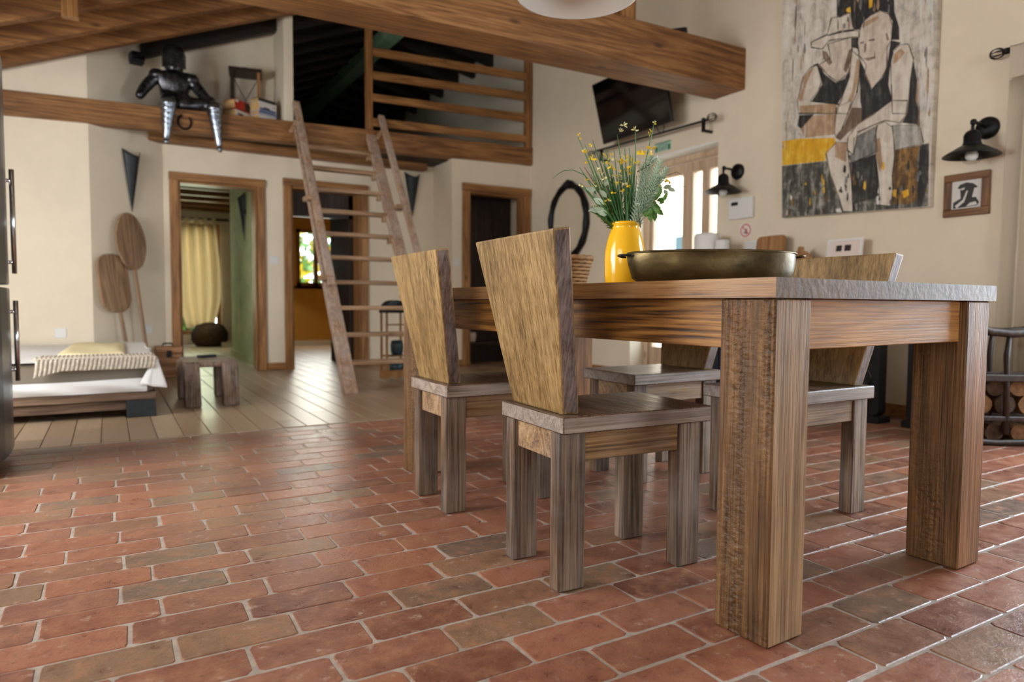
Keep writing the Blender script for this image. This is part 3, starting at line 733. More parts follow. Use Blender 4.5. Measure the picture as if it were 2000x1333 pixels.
BQ = thing('bouquet', 'wild bouquet of green broom stems and yellow flowers in the yellow vase', 'flowers', (1.45, 1.75, ZT))
RV = Vector((.8625, -.506, 0)); DV = Vector((.506, .8625, 0))
def bp(px, py, w=0): return RV*((px-1210)/598)+DV*w+Vector((0, 0, .70+(597-py)/598-ZT))
rnd = random.Random(5)
tips0 = [(1118, 270), (1147, 276), (1150, 300), (1170, 296), (1197, 263), (1204, 300), (1222, 272), (1258, 250), (1186, 300), (1130, 332), (1128, 290), (1215, 318), (1160, 320), (1226, 325), (1180, 330), (1240, 330), (1207, 340), (1196, 320), (1140, 350), (1150, 345), (1168, 350), (1190, 350), (1218, 355), (1162, 300), (1176, 312), (1212, 300)]
tips = tips0+[(x+rnd.uniform(-8, 10), y+rnd.uniform(18, 75)) for x, y in tips0 if x < 1235]+[(rnd.uniform(1165, 1225), rnd.uniform(330, 400)) for _ in range(14)]
for i, (tx, ty) in enumerate(tips):
    w0 = rnd.uniform(-.025, .025); w1 = rnd.uniform(-.07, .07); bx = 1192+(tx-1118)/150*36+rnd.uniform(-5, 5)
    a = bp(bx, 455, w0); c = bp(tx, ty, w1); mid = bp(bx*.55+tx*.45+(4 if tx > 1190 else -2), 440*.5+ty*.5, (w0+w1)/2)
    pts = [a*(1-u)**2+mid*2*u*(1-u)+c*u*u for u in [k/7 for k in range(8)]]
    a0 = bp(1205+(bx-1205)*.5, 500, w0*.5)
    MB().tube([a0]+pts, [.0030]*4+[.0028, .0026, .0022, .0016, .0010], 5, 0).build('stem', M['stem'] if i not in (9, 20) else M['twig'], BQ, True)
MB().tube([bp(1165, 395), bp(1150, 375, -.02), bp(1128, 352, -.03), bp(1105, 342, -.03), bp(1088, 344, -.03), bp(1076, 351, -.03), bp(1067, 359, -.03)], [.0016, .0015, .0014, .0013, .0012, .001, .0006], 5).build('stem', M['stem'], BQ, True)
MB().tube([bp(1210, 455), bp(1258, 400, .02), bp(1290, 378, .03), bp(1312, 368, .03), bp(1330, 366, .03)], [.0015, .0013, .001, .0008, .0006], 5).build('stem', M['twig'], BQ, True)
MB().tube([bp(1250, 410), bp(1272, 370, .02), bp(1292, 345, .03), bp(1312, 338, .03), bp(1330, 348, .03)], [.0014, .0012, .001, .0008, .0006], 5).build('stem', M['twig'], BQ, True)
def flower(px, py, s, mat, w=None, name='flower'):
    mb = MB(); c = bp(px, py, rnd.uniform(-.06, .03) if w is None else w)
    for k in range(5):
        d = Vector((rnd.uniform(-1, 1), rnd.uniform(-1, 1), rnd.uniform(-.6, 1))).normalized(); e = d.orthogonal().normalized(); n = d.cross(e)
        q = [c, c+d*s*.5+e*s*.38+n*s*.1, c+d*s, c+d*s*.5-e*s*.38+n*s*.1]
        mb.add(q+[p+n*.0006 for p in q], [(0, 1, 2, 3), (7, 6, 5, 4)])
    return mb.build(name, mat, BQ, fix=False)
for px, py, s in ((1128, 309, 6), (1147, 313, 8), (1142, 317, 5), (1179, 333, 8), (1182, 338, 6), (1197, 322, 8), (1200, 328, 7), (1240, 308, 8), (1232, 312, 7), (1253, 302, 8), (1258, 305, 6), (1213, 345, 8), (1214, 338, 6), (1287, 362, 9), (1266, 363, 6), (1278, 373, 7), (1265, 376, 8), (1120, 283, 4), (1117, 277, 4), (1260, 252, 4), (1257, 262, 4), (1212, 313, 5), (1168, 326, 5), (1195, 362, 5)):
    flower(px, py, s/598*1.3, M['petal'])
for px, py in ((1150, 345), (1166, 359), (1148, 372), (1155, 405), (1160, 420), (1196, 358), (1210, 312), (1229, 330), (1244, 325), (1199, 262), (1197, 267), (1222, 268), (1176, 325), (1205, 370), (1270, 340)):
    flower(px, py, .014, M['ivory'])
for _ in range(34):
    tx, ty = rnd.choice(tips); flower(tx+rnd.uniform(-6, 6), ty+rnd.uniform(-3, 30), .010, M['petal'] if rnd.random() < .55 else M['ivory'])
def sprig(a, b, n, L, mat, name, spread=1.0, nw=.0030):
    a = Vector(a); b = Vector(b); d = (b-a); mb = MB(); mb.tube([a, (a+b)/2+Vector((0, 0, -.004)), b], [.002, .0016, .001], 5, 1)
    for i in range(n):
        u = .08+.92*i/n; p = a+d*u; t = i*2.4
        e = d.orthogonal().normalized(); f = d.normalized().cross(e)
        r = (e*math.cos(t)+f*math.sin(t)); q = p+(r*spread+d.normalized()*.7).normalized()*L*(1-.45*u); s = d.normalized().cross(r)*nw
        mb.add([p-s, p+s, q+s*.5, q-s*.5, p-s+d*.0015, q-s*.5+d*.0015], [(0, 1, 2, 3), (0, 3, 5, 4)])
    o = mb.build(name, [mat, M['twig']], BQ, fix=False)
    return o
for a, b, n, L in (((1225, 450), (1268, 330), 150, .03), ((1228, 440), (1252, 318), 140, .028), ((1222, 455), (1238, 340), 110, .024), ((1232, 430), (1278, 345), 120, .026), ((1228, 345), (1262, 322), 40, .016), ((1240, 420), (1262, 360), 110, .026), ((1222, 440), (1236, 400), 50, .016), ((1236, 450), (1225, 410), 40, .016)):
    sprig(bp(*a, -.03), bp(*b, rnd.uniform(-.09, -.03)), int(n*1.5), L*1.15, M['sage'], 'silver_sprig')
for a, b, n, L in (((1195, 455), (1160, 395), 40, .02), ((1190, 455), (1150, 410), 40, .018), ((1196, 455), (1165, 370), 36, .018), ((1200, 455), (1186, 350), 50, .018), ((1205, 455), (1206, 340), 50, .016)):
    for q in range(2): sprig(bp(a[0]+q*4, a[1], .0), bp(b[0]+q*9-4, b[1]+q*12, rnd.uniform(-.05, .05)), n, L*1.2, M['stem'], 'green_sprig', .7, .0026)
def leaf_(px, py, ang, s, mat, w=None):
    c = bp(px, py, rnd.uniform(-.05, .03) if w is None else w); d = RV*math.cos(ang)+Vector((0, 0, math.sin(ang)))+DV*rnd.uniform(-.4, .2); d.normalize()
    e = d.cross(DV+Vector((0, 0, rnd.uniform(-.5, .5)))).normalized(); n = d.cross(e)
    v = [c, c+d*s*.3+e*s*.24+n*s*.05, c+d*s*.65+e*s*.22+n*s*.06, c+d*s, c+d*s*.65-e*s*.22+n*s*.06, c+d*s*.3-e*s*.24+n*s*.05, c+d*s*.5]
    MB().add(v+[p-n*.0008 for p in v], [(0, 1, 6), (1, 2, 6), (2, 3, 6), (3, 4, 6), (4, 5, 6), (5, 0, 6), (8, 7, 13), (9, 8, 13), (10, 9, 13), (11, 10, 13), (12, 11, 13), (7, 12, 13)]).build('leaf', mat, BQ, True, fix=False)
for px, py, an, s in ((1255, 395, .4, .05), (1258, 402, -.3, .05), (1262, 405, -1.2, .05), (1265, 415, -1.5, .045), (1250, 410, -.8, .05), (1268, 398, .2, .04), (1246, 400, 1, .045), (1270, 408, -.7, .045), (1252, 420, -1.3, .04), (1264, 392, .9, .04), (1245, 385, .7, .04), (1278, 400, 1.2, .03), (1258, 412, -2, .04)):
    leaf_(px, py, an, s*.85, M['leaf']); leaf_(px+rnd.uniform(-14, 6), py+rnd.uniform(-20, 14), an+rnd.uniform(-1, 1), s*.7, M['leaf'])
for px, py, an, s in ((1165, 408, 2.6, .04), (1160, 416, 3.3, .045), (1170, 420, 2.9, .04), (1158, 400, 2.1, .035), (1160, 380, 2.2, .04), (1168, 372, 1.2, .04), (1152, 378, 3, .035), (1170, 395, 2.4, .035), (1285, 370, .3, .03), (1290, 372, -.4, .03), (1175, 425, 3.0, .04), (1282, 376, -1, .025)):
    leaf_(px, py, an, s, M['sage'])

PN = thing('oval_pan', 'large hammered tarnished brass oval pan with ring handles on the table', 'pan', (1.492, 1.420, ZT), R(-30.4))
PN.scale = (1, 1, .93)
def rr_(z):   # half-width along x at height
    return 0
prof = [(0, .002), (.170, .002), (.205, .006), (.224, .020), (.233, .042), (.2365, .068), (.237, .088), (.2385, .095), (.2385, .098), (.235, .0985), (.231, .09), (.222, .05), (.2, .022), (.15, .012), (0, .012)]
o = MB().lathe(prof, 56, sy=.62).build('body', M['brass'], PN, True)
for v in o.data.vertices:
    n_ = math.sin(v.co.x*31+v.co.z*40)*math.cos(v.co.y*27+1.3)
    k = 1+.014*n_+(.014*math.sin(v.co.x*13+2)*math.sin(v.co.z*50) if .02 < v.co.z < .09 else 0)
    v.co.x *= k; v.co.y *= k
    if v.co.z > .08: v.co.z += .0016*math.sin(v.co.x*40)
MB().lathe([(.2385, .093), (.2425, .0955), (.2385, .0995), (.2355, .0965), (.2385, .093)], 56, sy=.62).build('rim', M['brass'], PN, True)
for s in (-1, 1):
    pts = [(s*(.236+.028*math.sin(t)), .045*math.cos(t), .088+.002*math.sin(t)) for t in [math.pi*k/10 for k in range(11)]]
    MB().tube(pts, .0035, 7).build('handle', M['iron'] if s < 0 else M['brass'], PN, True)
BK = thing('wicker_basket', 'brown woven wicker basket behind the yellow vase', 'basket', (1.50, 2.22, ZT), R(-30))
mbk = MB()
for k in range(8):
    z = .008+k*.0135; r = .085+.022*k/8
    pts = [(r*1.25*math.cos(t)*(1+.02*((j+k) % 2)), r*math.sin(t)*(1+.02*((j+k) % 2)), z+.003*((j+k) % 2)) for j, t in enumerate([2*math.pi*q/36 for q in range(37)])]
    mbk.tube(pts, .0075, 6, cap=False)
mbk.lathe([(0, .004), (.088, .004), (.105, .11)], 30, sx=1.18, sy=.93)
mbk.build('woven_side', M['wicker'], BK, True)
pts = [(.137*math.cos(t), .110*math.sin(t), .118+.003*(j % 2)) for j, t in enumerate([2*math.pi*q/40 for q in range(41)])]
MB().tube(pts, .010, 7, cap=False).build('braided_rim', M['wicker'], BK, True)

# ---------------------------------------------------------------- ladder
LD = thing('loft_ladder', 'steep rustic timber ladder leaning on the loft beam', 'ladder', (0, 5.14, 0))
SL = .693; top = 2.40
def ly(z): return SL*z
for n_, x in (('stringer', 1.545), ('stringer', 2.255)):
    x1 = x+.105; dx = .018
    mb = MB(); D = .10
    mb.hexa([(x, 0, 0), (x1, 0, 0), (x1, D, 0), (x, D, 0), (x+dx, ly(top), top), (x1+dx, ly(top), top), (x1+dx, ly(top)+D*.4, top), (x+dx, ly(top)+D*.4, top)])
    mb.build(n_, M['wood_ladder'], LD, bevel=.006)
for k in range(10):
    z = .205+k*.2165
    x0 = 1.645+.018*z/top; x1 = 2.262+.018*z/top
    MB().box(x0, ly(z)+.012, z, x1, ly(z)+.105, z+.036).build('tread', M['wood_tread'], LD, bevel=.004)
    MB().box(x1-.035, ly(z)+.02, z-.045, x1, ly(z)+.085, z).build('cleat', M['wood_tread'], LD, bevel=.003)
def hr(x, z0, z1, off, bx, zs):
    h = MB().bar((x, ly(z0)-off, z0), (x+.012, ly(z1)-off-.01, z1), .062, .042, (1, 0, 0)).build('handrail', M['wood_ladder'], LD, bevel=.006)
    for z in zs:
        MB().box(min(bx, x)-.04, ly(z)-off-.02, z-.02, max(bx, x)+.02, ly(z)+.05, z+.022).build('bracket', M['wood_tread'], LD, bevel=.004)
hr(1.585, .84, 2.62, .095, 1.56, (.90, 1.62))
hr(2.425, .84, 2.60, .11, 2.38, (.95, 1.60))
MB().bar((1.53, ly(2.3)+.08, 2.32), (1.60, ly(2.45)-.06, 2.45), .035, .035).build('bracket', M['wood_tread'], LD, bevel=.003)
MB().bar((2.38, ly(2.3)+.06, 2.36), (2.44, ly(2.45)-.06, 2.45), .035, .035).build('bracket', M['wood_tread'], LD, bevel=.003)

# ---------------------------------------------------------------- loft railing
RL = thing('loft_railing', 'wooden loft railing of two posts and four horizontal rails', 'railing', (0, 6.86, 0))
def post(x0, x1, z0): MB().box(x0, -.045, z0, x1, .02, 3.62).build('post', M['wood_trim'], RL, bevel=.004)
post(2.288, 2.352, 2.45); post(4.17, 4.248, 2.49)
for za, zb, zc, zd in ((3.195, 3.272, 3.246, 3.332), (2.962, 3.038, 3.022, 3.114), (2.743, 2.814, 2.780, 2.872), (2.490, 2.572, 2.548, 2.629)):
    MB().hexa([(2.352, -.04, za), (4.17, -.04, zc), (4.17, -.005, zc), (2.352, -.005, za), (2.352, -.04, zb), (4.17, -.04, zd), (4.17, -.005, zd), (2.352, -.005, zb)]).build('rail', M['wood_trimx'], RL, bevel=.004)
tag(MB().box(3.3, 7.05, 2.376, 4.15, 8.8, 2.52).build('mattress', M['sheet'], None, bevel=.03, seg=2), 'white mattress lying on the loft floor behind the railing', 'mattress')

# ---------------------------------------------------------------- ledge: knight figure, books, lantern, spotlight, horseshoe
KN = thing('knight_figure', 'dark metal knight in armour seated on the loft beam', 'statue', (.55, 6.93, 2.405))
def skin(name, pts, edges, mat, parent, sub=2):
    me = bpy.data.meshes.new(name); me.from_pydata([p[:3] for p in pts], edges, [])
    o = bpy.data.objects.new(name, me); COL.objects.link(o); o.parent = parent; me.materials.append(mat)
    md = o.modifiers.new('skin', 'SKIN'); md.use_smooth_shade = True
    for i, p in enumerate(pts):
        sv = me.skin_vertices[0].data[i]; r = p[3] if isinstance(p[3], tuple) else (p[3], p[3]); sv.radius = r; sv.use_root = (i == 0)
    o.modifiers.new('sub', 'SUBSURF').levels = sub; o.modifiers['sub'].render_levels = sub
    return o
# local x right, y into wall, z up (0 = seat on the beam top)
P = [(0, .02, .07, (.105, .085)), (0, .02, .17, (.10, .08)), (0, .01, .255, (.13, .09)), (0, 0, .32, (.09, .07)), (0, 0, .355, .055),        # 0-4 torso, neck
     (-.14, .01, .285, .062), (-.21, 0, .205, .055), (-.26, -.02, .125, .046), (-.29, -.05, .055, .036),                 # 5-8 left arm
     (.145, .01, .29, .062), (.205, -.02, .20, .055), (.255, -.08, .12, .046), (.315, -.14, .09, .036),                       # 9-12 right arm
     (-.055, -.03, .06, .075), (-.06, -.17, .055, .068), (-.062, -.205, .015, .06),                               # 13-15 left thigh, knee
     (.10, -.01, .06, .072), (.25, -.11, .06, .066), (.305, -.165, .035, .062)]                                  # 16-18 right thigh, knee
E_ = [(0, 1), (1, 2), (2, 3), (3, 4), (2, 5), (5, 6), (6, 7), (7, 8), (2, 9), (9, 10), (10, 11), (11, 12), (0, 13), (13, 14), (14, 15), (0, 16), (16, 17), (17, 18)]
skin('body', P, E_, M['armor'], KN)
for x, y, z, x2, y2, z2 in ((-.062, -.205, .02, -.09, -.20, -.335), (.305, -.17, .035, .345, -.18, -.35)):
    a = Vector((x, y, z)); b = Vector((x2, y2, z2)); pr = []
    rs = [.056, .068, .062, .058, .053, .046, .038, .030, .024, .02, .026, .012]
    us = [-.08, .0, .1, .22, .34, .48, .62, .76, .86, .92, .97, 1.03]
    MB().tube([a+(b-a)*u+Vector((0, -.02 if u > .95 else 0, 0)) for u in us], rs, 14).build('greave', M['silver'], KN, True)
    for u, r in ((.05, .073), (.17, .066), (.30, .059), (.42, .053), (.54, .046)):
        MB().lathe([(r-.006, -.012), (r, 0), (r-.004, .012)], 16, a+(b-a)*u).build('knee_plate', M['silver'], KN, True)
hm = MB().lathe([(0, .235), (.04, .232), (.075, .21), (.092, .165), (.095, .11), (.09, .06), (.075, .02), (.06, 0), (.07, -.02), (.085, -.035)], 24, (0, -.005, .345), sy=1.08).build('helmet', M['armor'], KN, True)
MB().grid(lambda u, v: Vector((.1*math.sin((u-.5)*2.6), -.005-.108*math.cos((u-.5)*2.6), .36+.13*v-.0)), 14, 5).build('visor', M['armor'], KN, True)
for z in (.40, .425, .45): MB().tube([(.098*math.sin(t), -.005-.11*math.cos(t), z) for t in [-.8+1.6*k/8 for k in range(9)]], .004, 6).build('visor_slit', M['matblack'], KN)
for s, x in ((-1, -.135), (1, .14)):
    MB().lathe([(0, .05), (.045, .042), (.066, .015), (.07, -.015), (.06, -.03)], 16, (x, .0, .295)).build('shoulder_plate', M['armor'], KN, True)
MB().lathe([(.085, .0), (.115, .02), (.105, .07), (.088, .11)], 20, (0, .02, .03), sy=.85).build('waist_plate', M['armor'], KN, True)
hsn = MB().tube([(.052*math.cos(t), 0, .06*math.sin(t)) for t in [R(112+k*317/26*.93) for k in range(27)]], .009, 8).build('horseshoe', M['iron'], None, True)
hsn.location = (.617, 6.80, 2.288); tag(hsn, 'dark iron horseshoe nailed to the loft beam between the knight legs', 'horseshoe')

def book(label, loc, rz, w, d, h, cov, spine=None, tilt=0, marks=None):
    b = thing('book', label, 'book', loc, rz, 'books stacked on the loft ledge'); b.rotation_euler = (0, tilt, rz)
    MB().box(-w/2+.004, -d/2+.003, .004, w/2-.004, d/2-.004, h-.004).build('pages', M['paper'], b)
    MB().box(-w/2, -d/2, 0, w/2, d/2, .0035).box(-w/2, -d/2, h-.0035, w/2, d/2, h).box(w/2-.0035, -d/2, .0035, w/2, d/2, h-.0035).build('cover', spine or cov, b)
    if marks:
        for m_, y0, y1, z0, z1 in marks: MB().box(w/2, y0, z0*h, w/2+.0008, y1, z1*h).build('spine_print', M[m_], b)
    return b
# spines turned to the right-front: local +x is the spine
zb = 2.425
book('cream paperback at the bottom of the left book stack on the ledge', (1.085, 6.96, zb), R(-48), .13, .20, .05, M['cream'], tilt=-.04, marks=[('blackcover', -.08, .0, .1, .4)])
book('thick red backed paperback on top of the left book stack', (1.08, 6.96, zb+.058), R(-50), .13, .195, .085, M['red'], tilt=-.06, marks=[('offwhite', -.09, -.05, .72, .95), ('blackcover', .03, .095, .1, .9)])
book('white paperback at the bottom of the right book stack', (1.315, 6.96, zb), R(-60), .13, .20, .04, M['offwhite'])
book('blue and lilac backed book, second from below in the right stack', (1.315, 6.96, zb+.041), R(-60), .13, .20, .035, M['blue'], marks=[('offwhite', -.09, .09, .1, .35)])
book('white book with a dark blue picture band in the right stack', (1.315, 6.96, zb+.077), R(-60), .13, .20, .085, M['offwhite'], marks=[('blue', -.095, .095, .02, .3), ('blackcover', -.05, .02, .25, .42), ('blackcover', .07, .08, .55, .75)])
book('black covered book on top of the right book stack', (1.312, 6.96, zb+.163), R(-62), .125, .195, .028, M['blackcover'])
LN = thing('lantern', 'open brown wooden candle lantern behind the books on the ledge', 'lantern', (1.20, 7.21, 2.39), R(-10))
for x in (-.12, .12):
    for y in (-.1, .1): MB().box(x-.015, y-.015, .02, x+.015, y+.015, .52).build('post', M['wood_trim'] if x > 0 else M['wood_dark'], LN)
MB().box(-.15, -.13, 0, .15, .13, .025).build('base', M['wood_dark'], LN); MB().box(-.15, -.13, .52, .15, .13, .55).build('roof', M['wood_dark'], LN)
MB().tube([(-.05, 0, .55), (-.045, 0, .58), (0, 0, .59), (.045, 0, .58), (.05, 0, .55)], .006, 6).build('handle', M['iron'], LN)
MB().bar((-.12, 0, .05), (.12, 0, .5), .006, .006).bar((.12, 0, .05), (-.12, 0, .5), .006, .006).build('cross_wire', M['iron'], LN)
def spot(label, loc, rz):
    s = thing('spotlight', label, 'lamp', loc, rz)
    MB().box(-.05, -.05, -.005, .05, .05, .005).build('bracket', M['matblack'], s)
    MB().box(-.055, -.07, .01, .055, .06, .085).build('housing', M['matblack'], s, bevel=.012, seg=2)
    MB().box(-.05, -.074, .016, .05, -.07, .079).build('lens', M['screen'], s)
spot('black box spotlight under the rafters beside the knight head', (.262, 7.02, 2.80), R(10))
spot('black spotlight standing on top of the tie beam', (3.73, 3.93, 2.672), R(40))

# ---------------------------------------------------------------- right wall
PT = thing('painting', 'large unframed painting of a seated pair in dark tops on the cream wall', 'painting', (4.215, 2.84, 1.30))
cor = [(.500, .032), (-.537, -.010), (-.545, 1.75), (.552, 1.75)]
MB().prism(cor, (.003, 0, 0), (0, 1, 0), (0, 0, 1), (.038, 0, 0)).build('canvas', PM['canvas'], PT)
PAINT=[('grey','paint_ground',[(0.511,0.405),(0.162,0.379),(-0.033,0.337),(-0.319,0.36),(-0.49,0.367),(-0.524,0.366),(-0.534,-0.008),(0.498,0.032)]),
('rust','paint_rust',[(-0.319,0.357),(-0.47,0.361),(-0.453,0.254),(-0.526,0.086),(-0.43,0.019),(-0.32,0.033),(-0.309,0.197)]),
('dark','paint_dark',[(-0.033,0.331),(-0.194,0.364),(-0.202,0.319),(-0.224,0.171),(-0.21,0.085),(-0.061,0.064),(-0.037,0.21)]),
('dark','paint_dark',[(-0.47,0.356),(-0.521,0.361),(-0.527,0.138),(-0.494,0.001),(-0.464,0.094)]),
('dark','paint_dark',[(0.114,1.449),(-0.279,1.303),(-0.283,1.215),(-0.318,1.102),(-0.321,1.03),(-0.273,1.045),(-0.274,1.157),(-0.24,1.22),(-0.19,1.251),(-0.079,1.219),(-0.057,1.178),(-0.016,1.192),(0.012,1.309),(0.078,1.305),(0.109,1.322)]),
('yellow','paint_yellow',[(0.515,0.582),(0.369,0.571),(0.101,0.523),(0.087,0.491),(0.157,0.434),(0.162,0.381),(0.509,0.408)]),
('tan','paint_lap',[(0.268,0.707),(0.093,0.684),(0.047,0.627),(0.057,0.555),(0.095,0.545),(0.326,0.566),(0.364,0.637)]),
('dark','paint_dark',[(0.378,0.735),(0.261,0.714),(0.36,0.637),(0.39,0.664)]),
('brown','paint_shade',[(-0.02,0.692),(-0.094,0.674),(-0.091,0.585),(-0.007,0.541),(0.055,0.496),(0.094,0.522),(0.026,0.594)]),
('pale','paint_hat',[(0.295,1.176),(0.297,1.211),(0.174,1.222),(0.146,1.323),(0.078,1.305),(0.018,1.311),(-0.016,1.198),(-0.058,1.162),(-0.059,1.13),(-0.006,1.147),(0.16,1.179),(0.21,1.138)]),
('dark','paint_dark',[(0.181,1.221),(0.075,1.216),(-0.024,1.194),(-0.025,1.181),(0.074,1.201),(0.168,1.212)]),
('dark','paint_dark',[(-0.003,1.148),(-0.053,1.132),(-0.056,1.056),(-0.008,1.082)]),
('skin','paint_face',[(0.166,1.158),(0.0,1.149),(-0.012,1.059),(0.012,0.98),(-0.001,0.927),(0.088,0.883),(0.152,0.942),(0.232,1.038),(0.181,1.051),(0.143,1.057)]),
('brown','paint_shade',[(0.209,1.127),(0.177,1.111),(0.13,1.025),(0.154,1.013),(0.201,1.074)]),
('brown','paint_shade',[(0.015,1.067),(-0.014,1.08),(-0.011,1.006),(0.029,0.93),(0.048,0.957)]),
('pale','paint_arm',[(0.297,1.04),(0.245,1.042),(0.202,0.923),(0.226,0.873),(0.29,0.812),(0.133,0.762),(0.07,0.733),(0.105,0.683),(0.379,0.746),(0.395,0.835),(0.35,0.997)]),
('tan','paint_arm',[(0.297,1.028),(0.277,1.034),(0.327,0.933),(0.358,0.831),(0.381,0.831),(0.35,0.997)]),
('tan','paint_arm',[(0.376,0.799),(0.089,0.747),(0.093,0.678),(0.367,0.742)]),
('dark','paint_top',[(0.285,1.053),(0.239,1.054),(0.191,0.97),(0.152,0.931),(0.1,0.884),(0.033,0.893),(-0.0,0.96),(-0.011,0.897),(0.03,0.805),(0.083,0.744),(0.12,0.748),(0.283,0.804),(0.232,0.863),(0.201,0.9),(0.217,0.972),(0.251,1.041)]),
('dark','paint_top',[(-0.07,0.977),(-0.113,0.89),(-0.151,0.774),(-0.221,0.829),(-0.251,0.903),(-0.268,1.044),(-0.332,1.009),(-0.286,0.975),(-0.268,0.878),(-0.261,0.776),(-0.292,0.666),(-0.255,0.654),(-0.099,0.635),(-0.079,0.718),(-0.068,0.882)]),
('dark','paint_top',[(-0.091,0.675),(-0.291,0.67),(-0.264,0.645),(-0.127,0.594),(-0.091,0.588)]),
('dark','paint_top',[(-0.408,0.892),(-0.439,0.754),(-0.451,0.554),(-0.39,0.568),(-0.39,0.692),(-0.407,0.788)]),
('dark','paint_top',[(-0.388,0.646),(-0.444,0.633),(-0.469,0.46),(-0.444,0.492),(-0.357,0.521),(-0.383,0.558)]),
('skin','paint_head',[(-0.058,1.162),(-0.079,1.219),(-0.123,1.24),(-0.19,1.251),(-0.251,1.206),(-0.275,1.131),(-0.273,1.04),(-0.247,1.007),(-0.249,0.888),(-0.221,0.834),(-0.157,0.775),(-0.108,0.881),(-0.111,0.944),(-0.063,1.011),(-0.049,1.091)]),
('tan','paint_head',[(-0.071,1.184),(-0.085,1.214),(-0.18,1.226),(-0.186,1.203),(-0.114,1.186)]),
('brown','paint_line',[(-0.117,1.095),(-0.162,1.089),(-0.163,1.075),(-0.123,1.083)]),
('brown','paint_line',[(-0.063,1.097),(-0.089,1.094),(-0.089,1.083),(-0.066,1.085)]),
('brown','paint_line',[(-0.087,0.988),(-0.161,0.977),(-0.165,1.012),(-0.173,0.963),(-0.122,0.962)]),
('brown','paint_line',[(-0.095,1.076),(-0.107,1.077),(-0.106,1.025),(-0.092,1.019)]),
('brown','paint_line',[(-0.233,1.094),(-0.244,1.096),(-0.257,1.05),(-0.243,1.05)]),
('pale','paint_arm',[(-0.009,1.06),(-0.057,1.013),(-0.07,0.972),(-0.068,0.882),(-0.054,0.778),(0.007,0.66),(0.087,0.679),(0.047,0.777),(-0.002,0.9)]),
('tan','paint_arm',[(-0.046,1.0),(-0.067,0.978),(-0.065,0.882),(-0.031,0.757),(0.019,0.663),(0.037,0.667),(-0.023,0.813)]),
('pale','paint_arm',[(0.088,0.718),(-0.019,0.738),(0.009,0.648),(0.045,0.569),(0.082,0.531),(0.095,0.545),(0.092,0.638)]),
('pale','paint_arm',[(-0.286,0.964),(-0.327,0.997),(-0.379,0.986),(-0.414,0.886),(-0.399,0.74),(-0.395,0.567),(-0.295,0.59),(-0.283,0.771),(-0.273,0.902)]),
('tan','paint_arm',[(-0.292,0.952),(-0.333,0.975),(-0.36,0.942),(-0.32,0.903),(-0.289,0.892)]),
('steel','paint_short',[(-0.046,0.493),(-0.188,0.531),(-0.205,0.373),(-0.033,0.331),(-0.012,0.386),(-0.043,0.386)]),
('pale2','paint_short',[(-0.297,0.518),(-0.465,0.482),(-0.493,0.372),(-0.319,0.36)]),
('pale','paint_arm',[(-0.286,0.672),(-0.388,0.646),(-0.383,0.558),(-0.346,0.524),(-0.245,0.56),(-0.069,0.523),(-0.059,0.462),(-0.044,0.383),(0.001,0.423),(-0.002,0.502),(-0.067,0.574),(-0.185,0.62)]),
('pale','paint_leg',[(-0.19,0.464),(-0.199,0.539),(-0.245,0.554),(-0.303,0.501),(-0.318,0.331),(-0.309,0.197),(-0.317,0.115),(-0.304,0.021),(-0.235,0.035),(-0.224,0.183),(-0.201,0.324)]),
('tan','paint_leg',[(-0.197,0.452),(-0.22,0.458),(-0.243,0.29),(-0.228,0.237),(-0.204,0.329)]),
('pale','paint_leg',[(0.157,0.428),(0.08,0.49),(0.003,0.469),(-0.013,0.357),(-0.037,0.21),(-0.057,0.013),(0.013,0.021),(0.055,0.136),(0.111,0.262)]),
('tan','paint_leg',[(0.093,0.487),(0.003,0.469),(0.005,0.343),(0.09,0.393)]),
('yellow','paint_fleck',[(-0.317,0.125),(-0.351,0.11),(-0.347,0.062),(-0.318,0.082)]),
('yellow','paint_fleck',[(-0.373,0.102),(-0.41,0.112),(-0.417,0.074),(-0.385,0.057)]),
('yellow','paint_fleck',[(0.043,1.342),(0.013,1.347),(0.006,1.307),(0.036,1.323)]),
('yellow','paint_fleck',[(-0.114,1.354),(-0.142,1.343),(-0.138,1.293),(-0.119,1.289)]),
('white','paint_fleck',[(0.071,0.045),(0.039,0.047),(0.025,0.019),(0.064,0.024)]),
('white','paint_fleck',[(-0.21,0.09),(-0.233,0.099),(-0.241,0.042),(-0.212,0.04)]),
]

keys = list(PM)
mb = MB()
for i, (mk, nm, pl) in enumerate(PAINT):
    mb.prism(pl, (.0028-.00006*i, 0, 0), (0, 1, 0), (0, 0, 1), (.0012, 0, 0), keys.index(mk))
rn = random.Random(11); di = keys.index('brown'); dk = keys.index('dark')
for i, (mk, nm, pl) in enumerate(PAINT):
    if mk in ('pale', 'skin', 'pale2', 'steel') and nm != 'paint_fleck':
        for (a, b), (c, d) in zip(pl, pl[1:]+pl[:1]):
            L = math.hypot(c-a, d-b)
            if L < .01: continue
            nx, ny = -(d-b)/L, (c-a)/L; wd = rn.uniform(.0022, .0058)
            mb.prism([(a+nx*wd*.4, b+ny*wd*.4), (c+nx*wd, d+ny*wd), (c-nx*wd, d-ny*wd), (a-nx*wd*.4, b-ny*wd*.4)], (-.0006-.00001*i, 0, 0), (0, 1, 0), (0, 0, 1), (.0004, 0, 0), dk if rn.random() < .6 else di)
def dab(y, z, ly, lz, mk):
    mb.prism([(y-ly, z-lz*.3), (y-ly*.3, z-lz), (y+ly, z-lz*.4), (y+ly*.5, z+lz), (y-ly*.6, z+lz*.8)], (-.0002-rn.random()*.0002, 0, 0), (0, 1, 0), (0, 0, 1), (.0003, 0, 0), keys.index(mk))
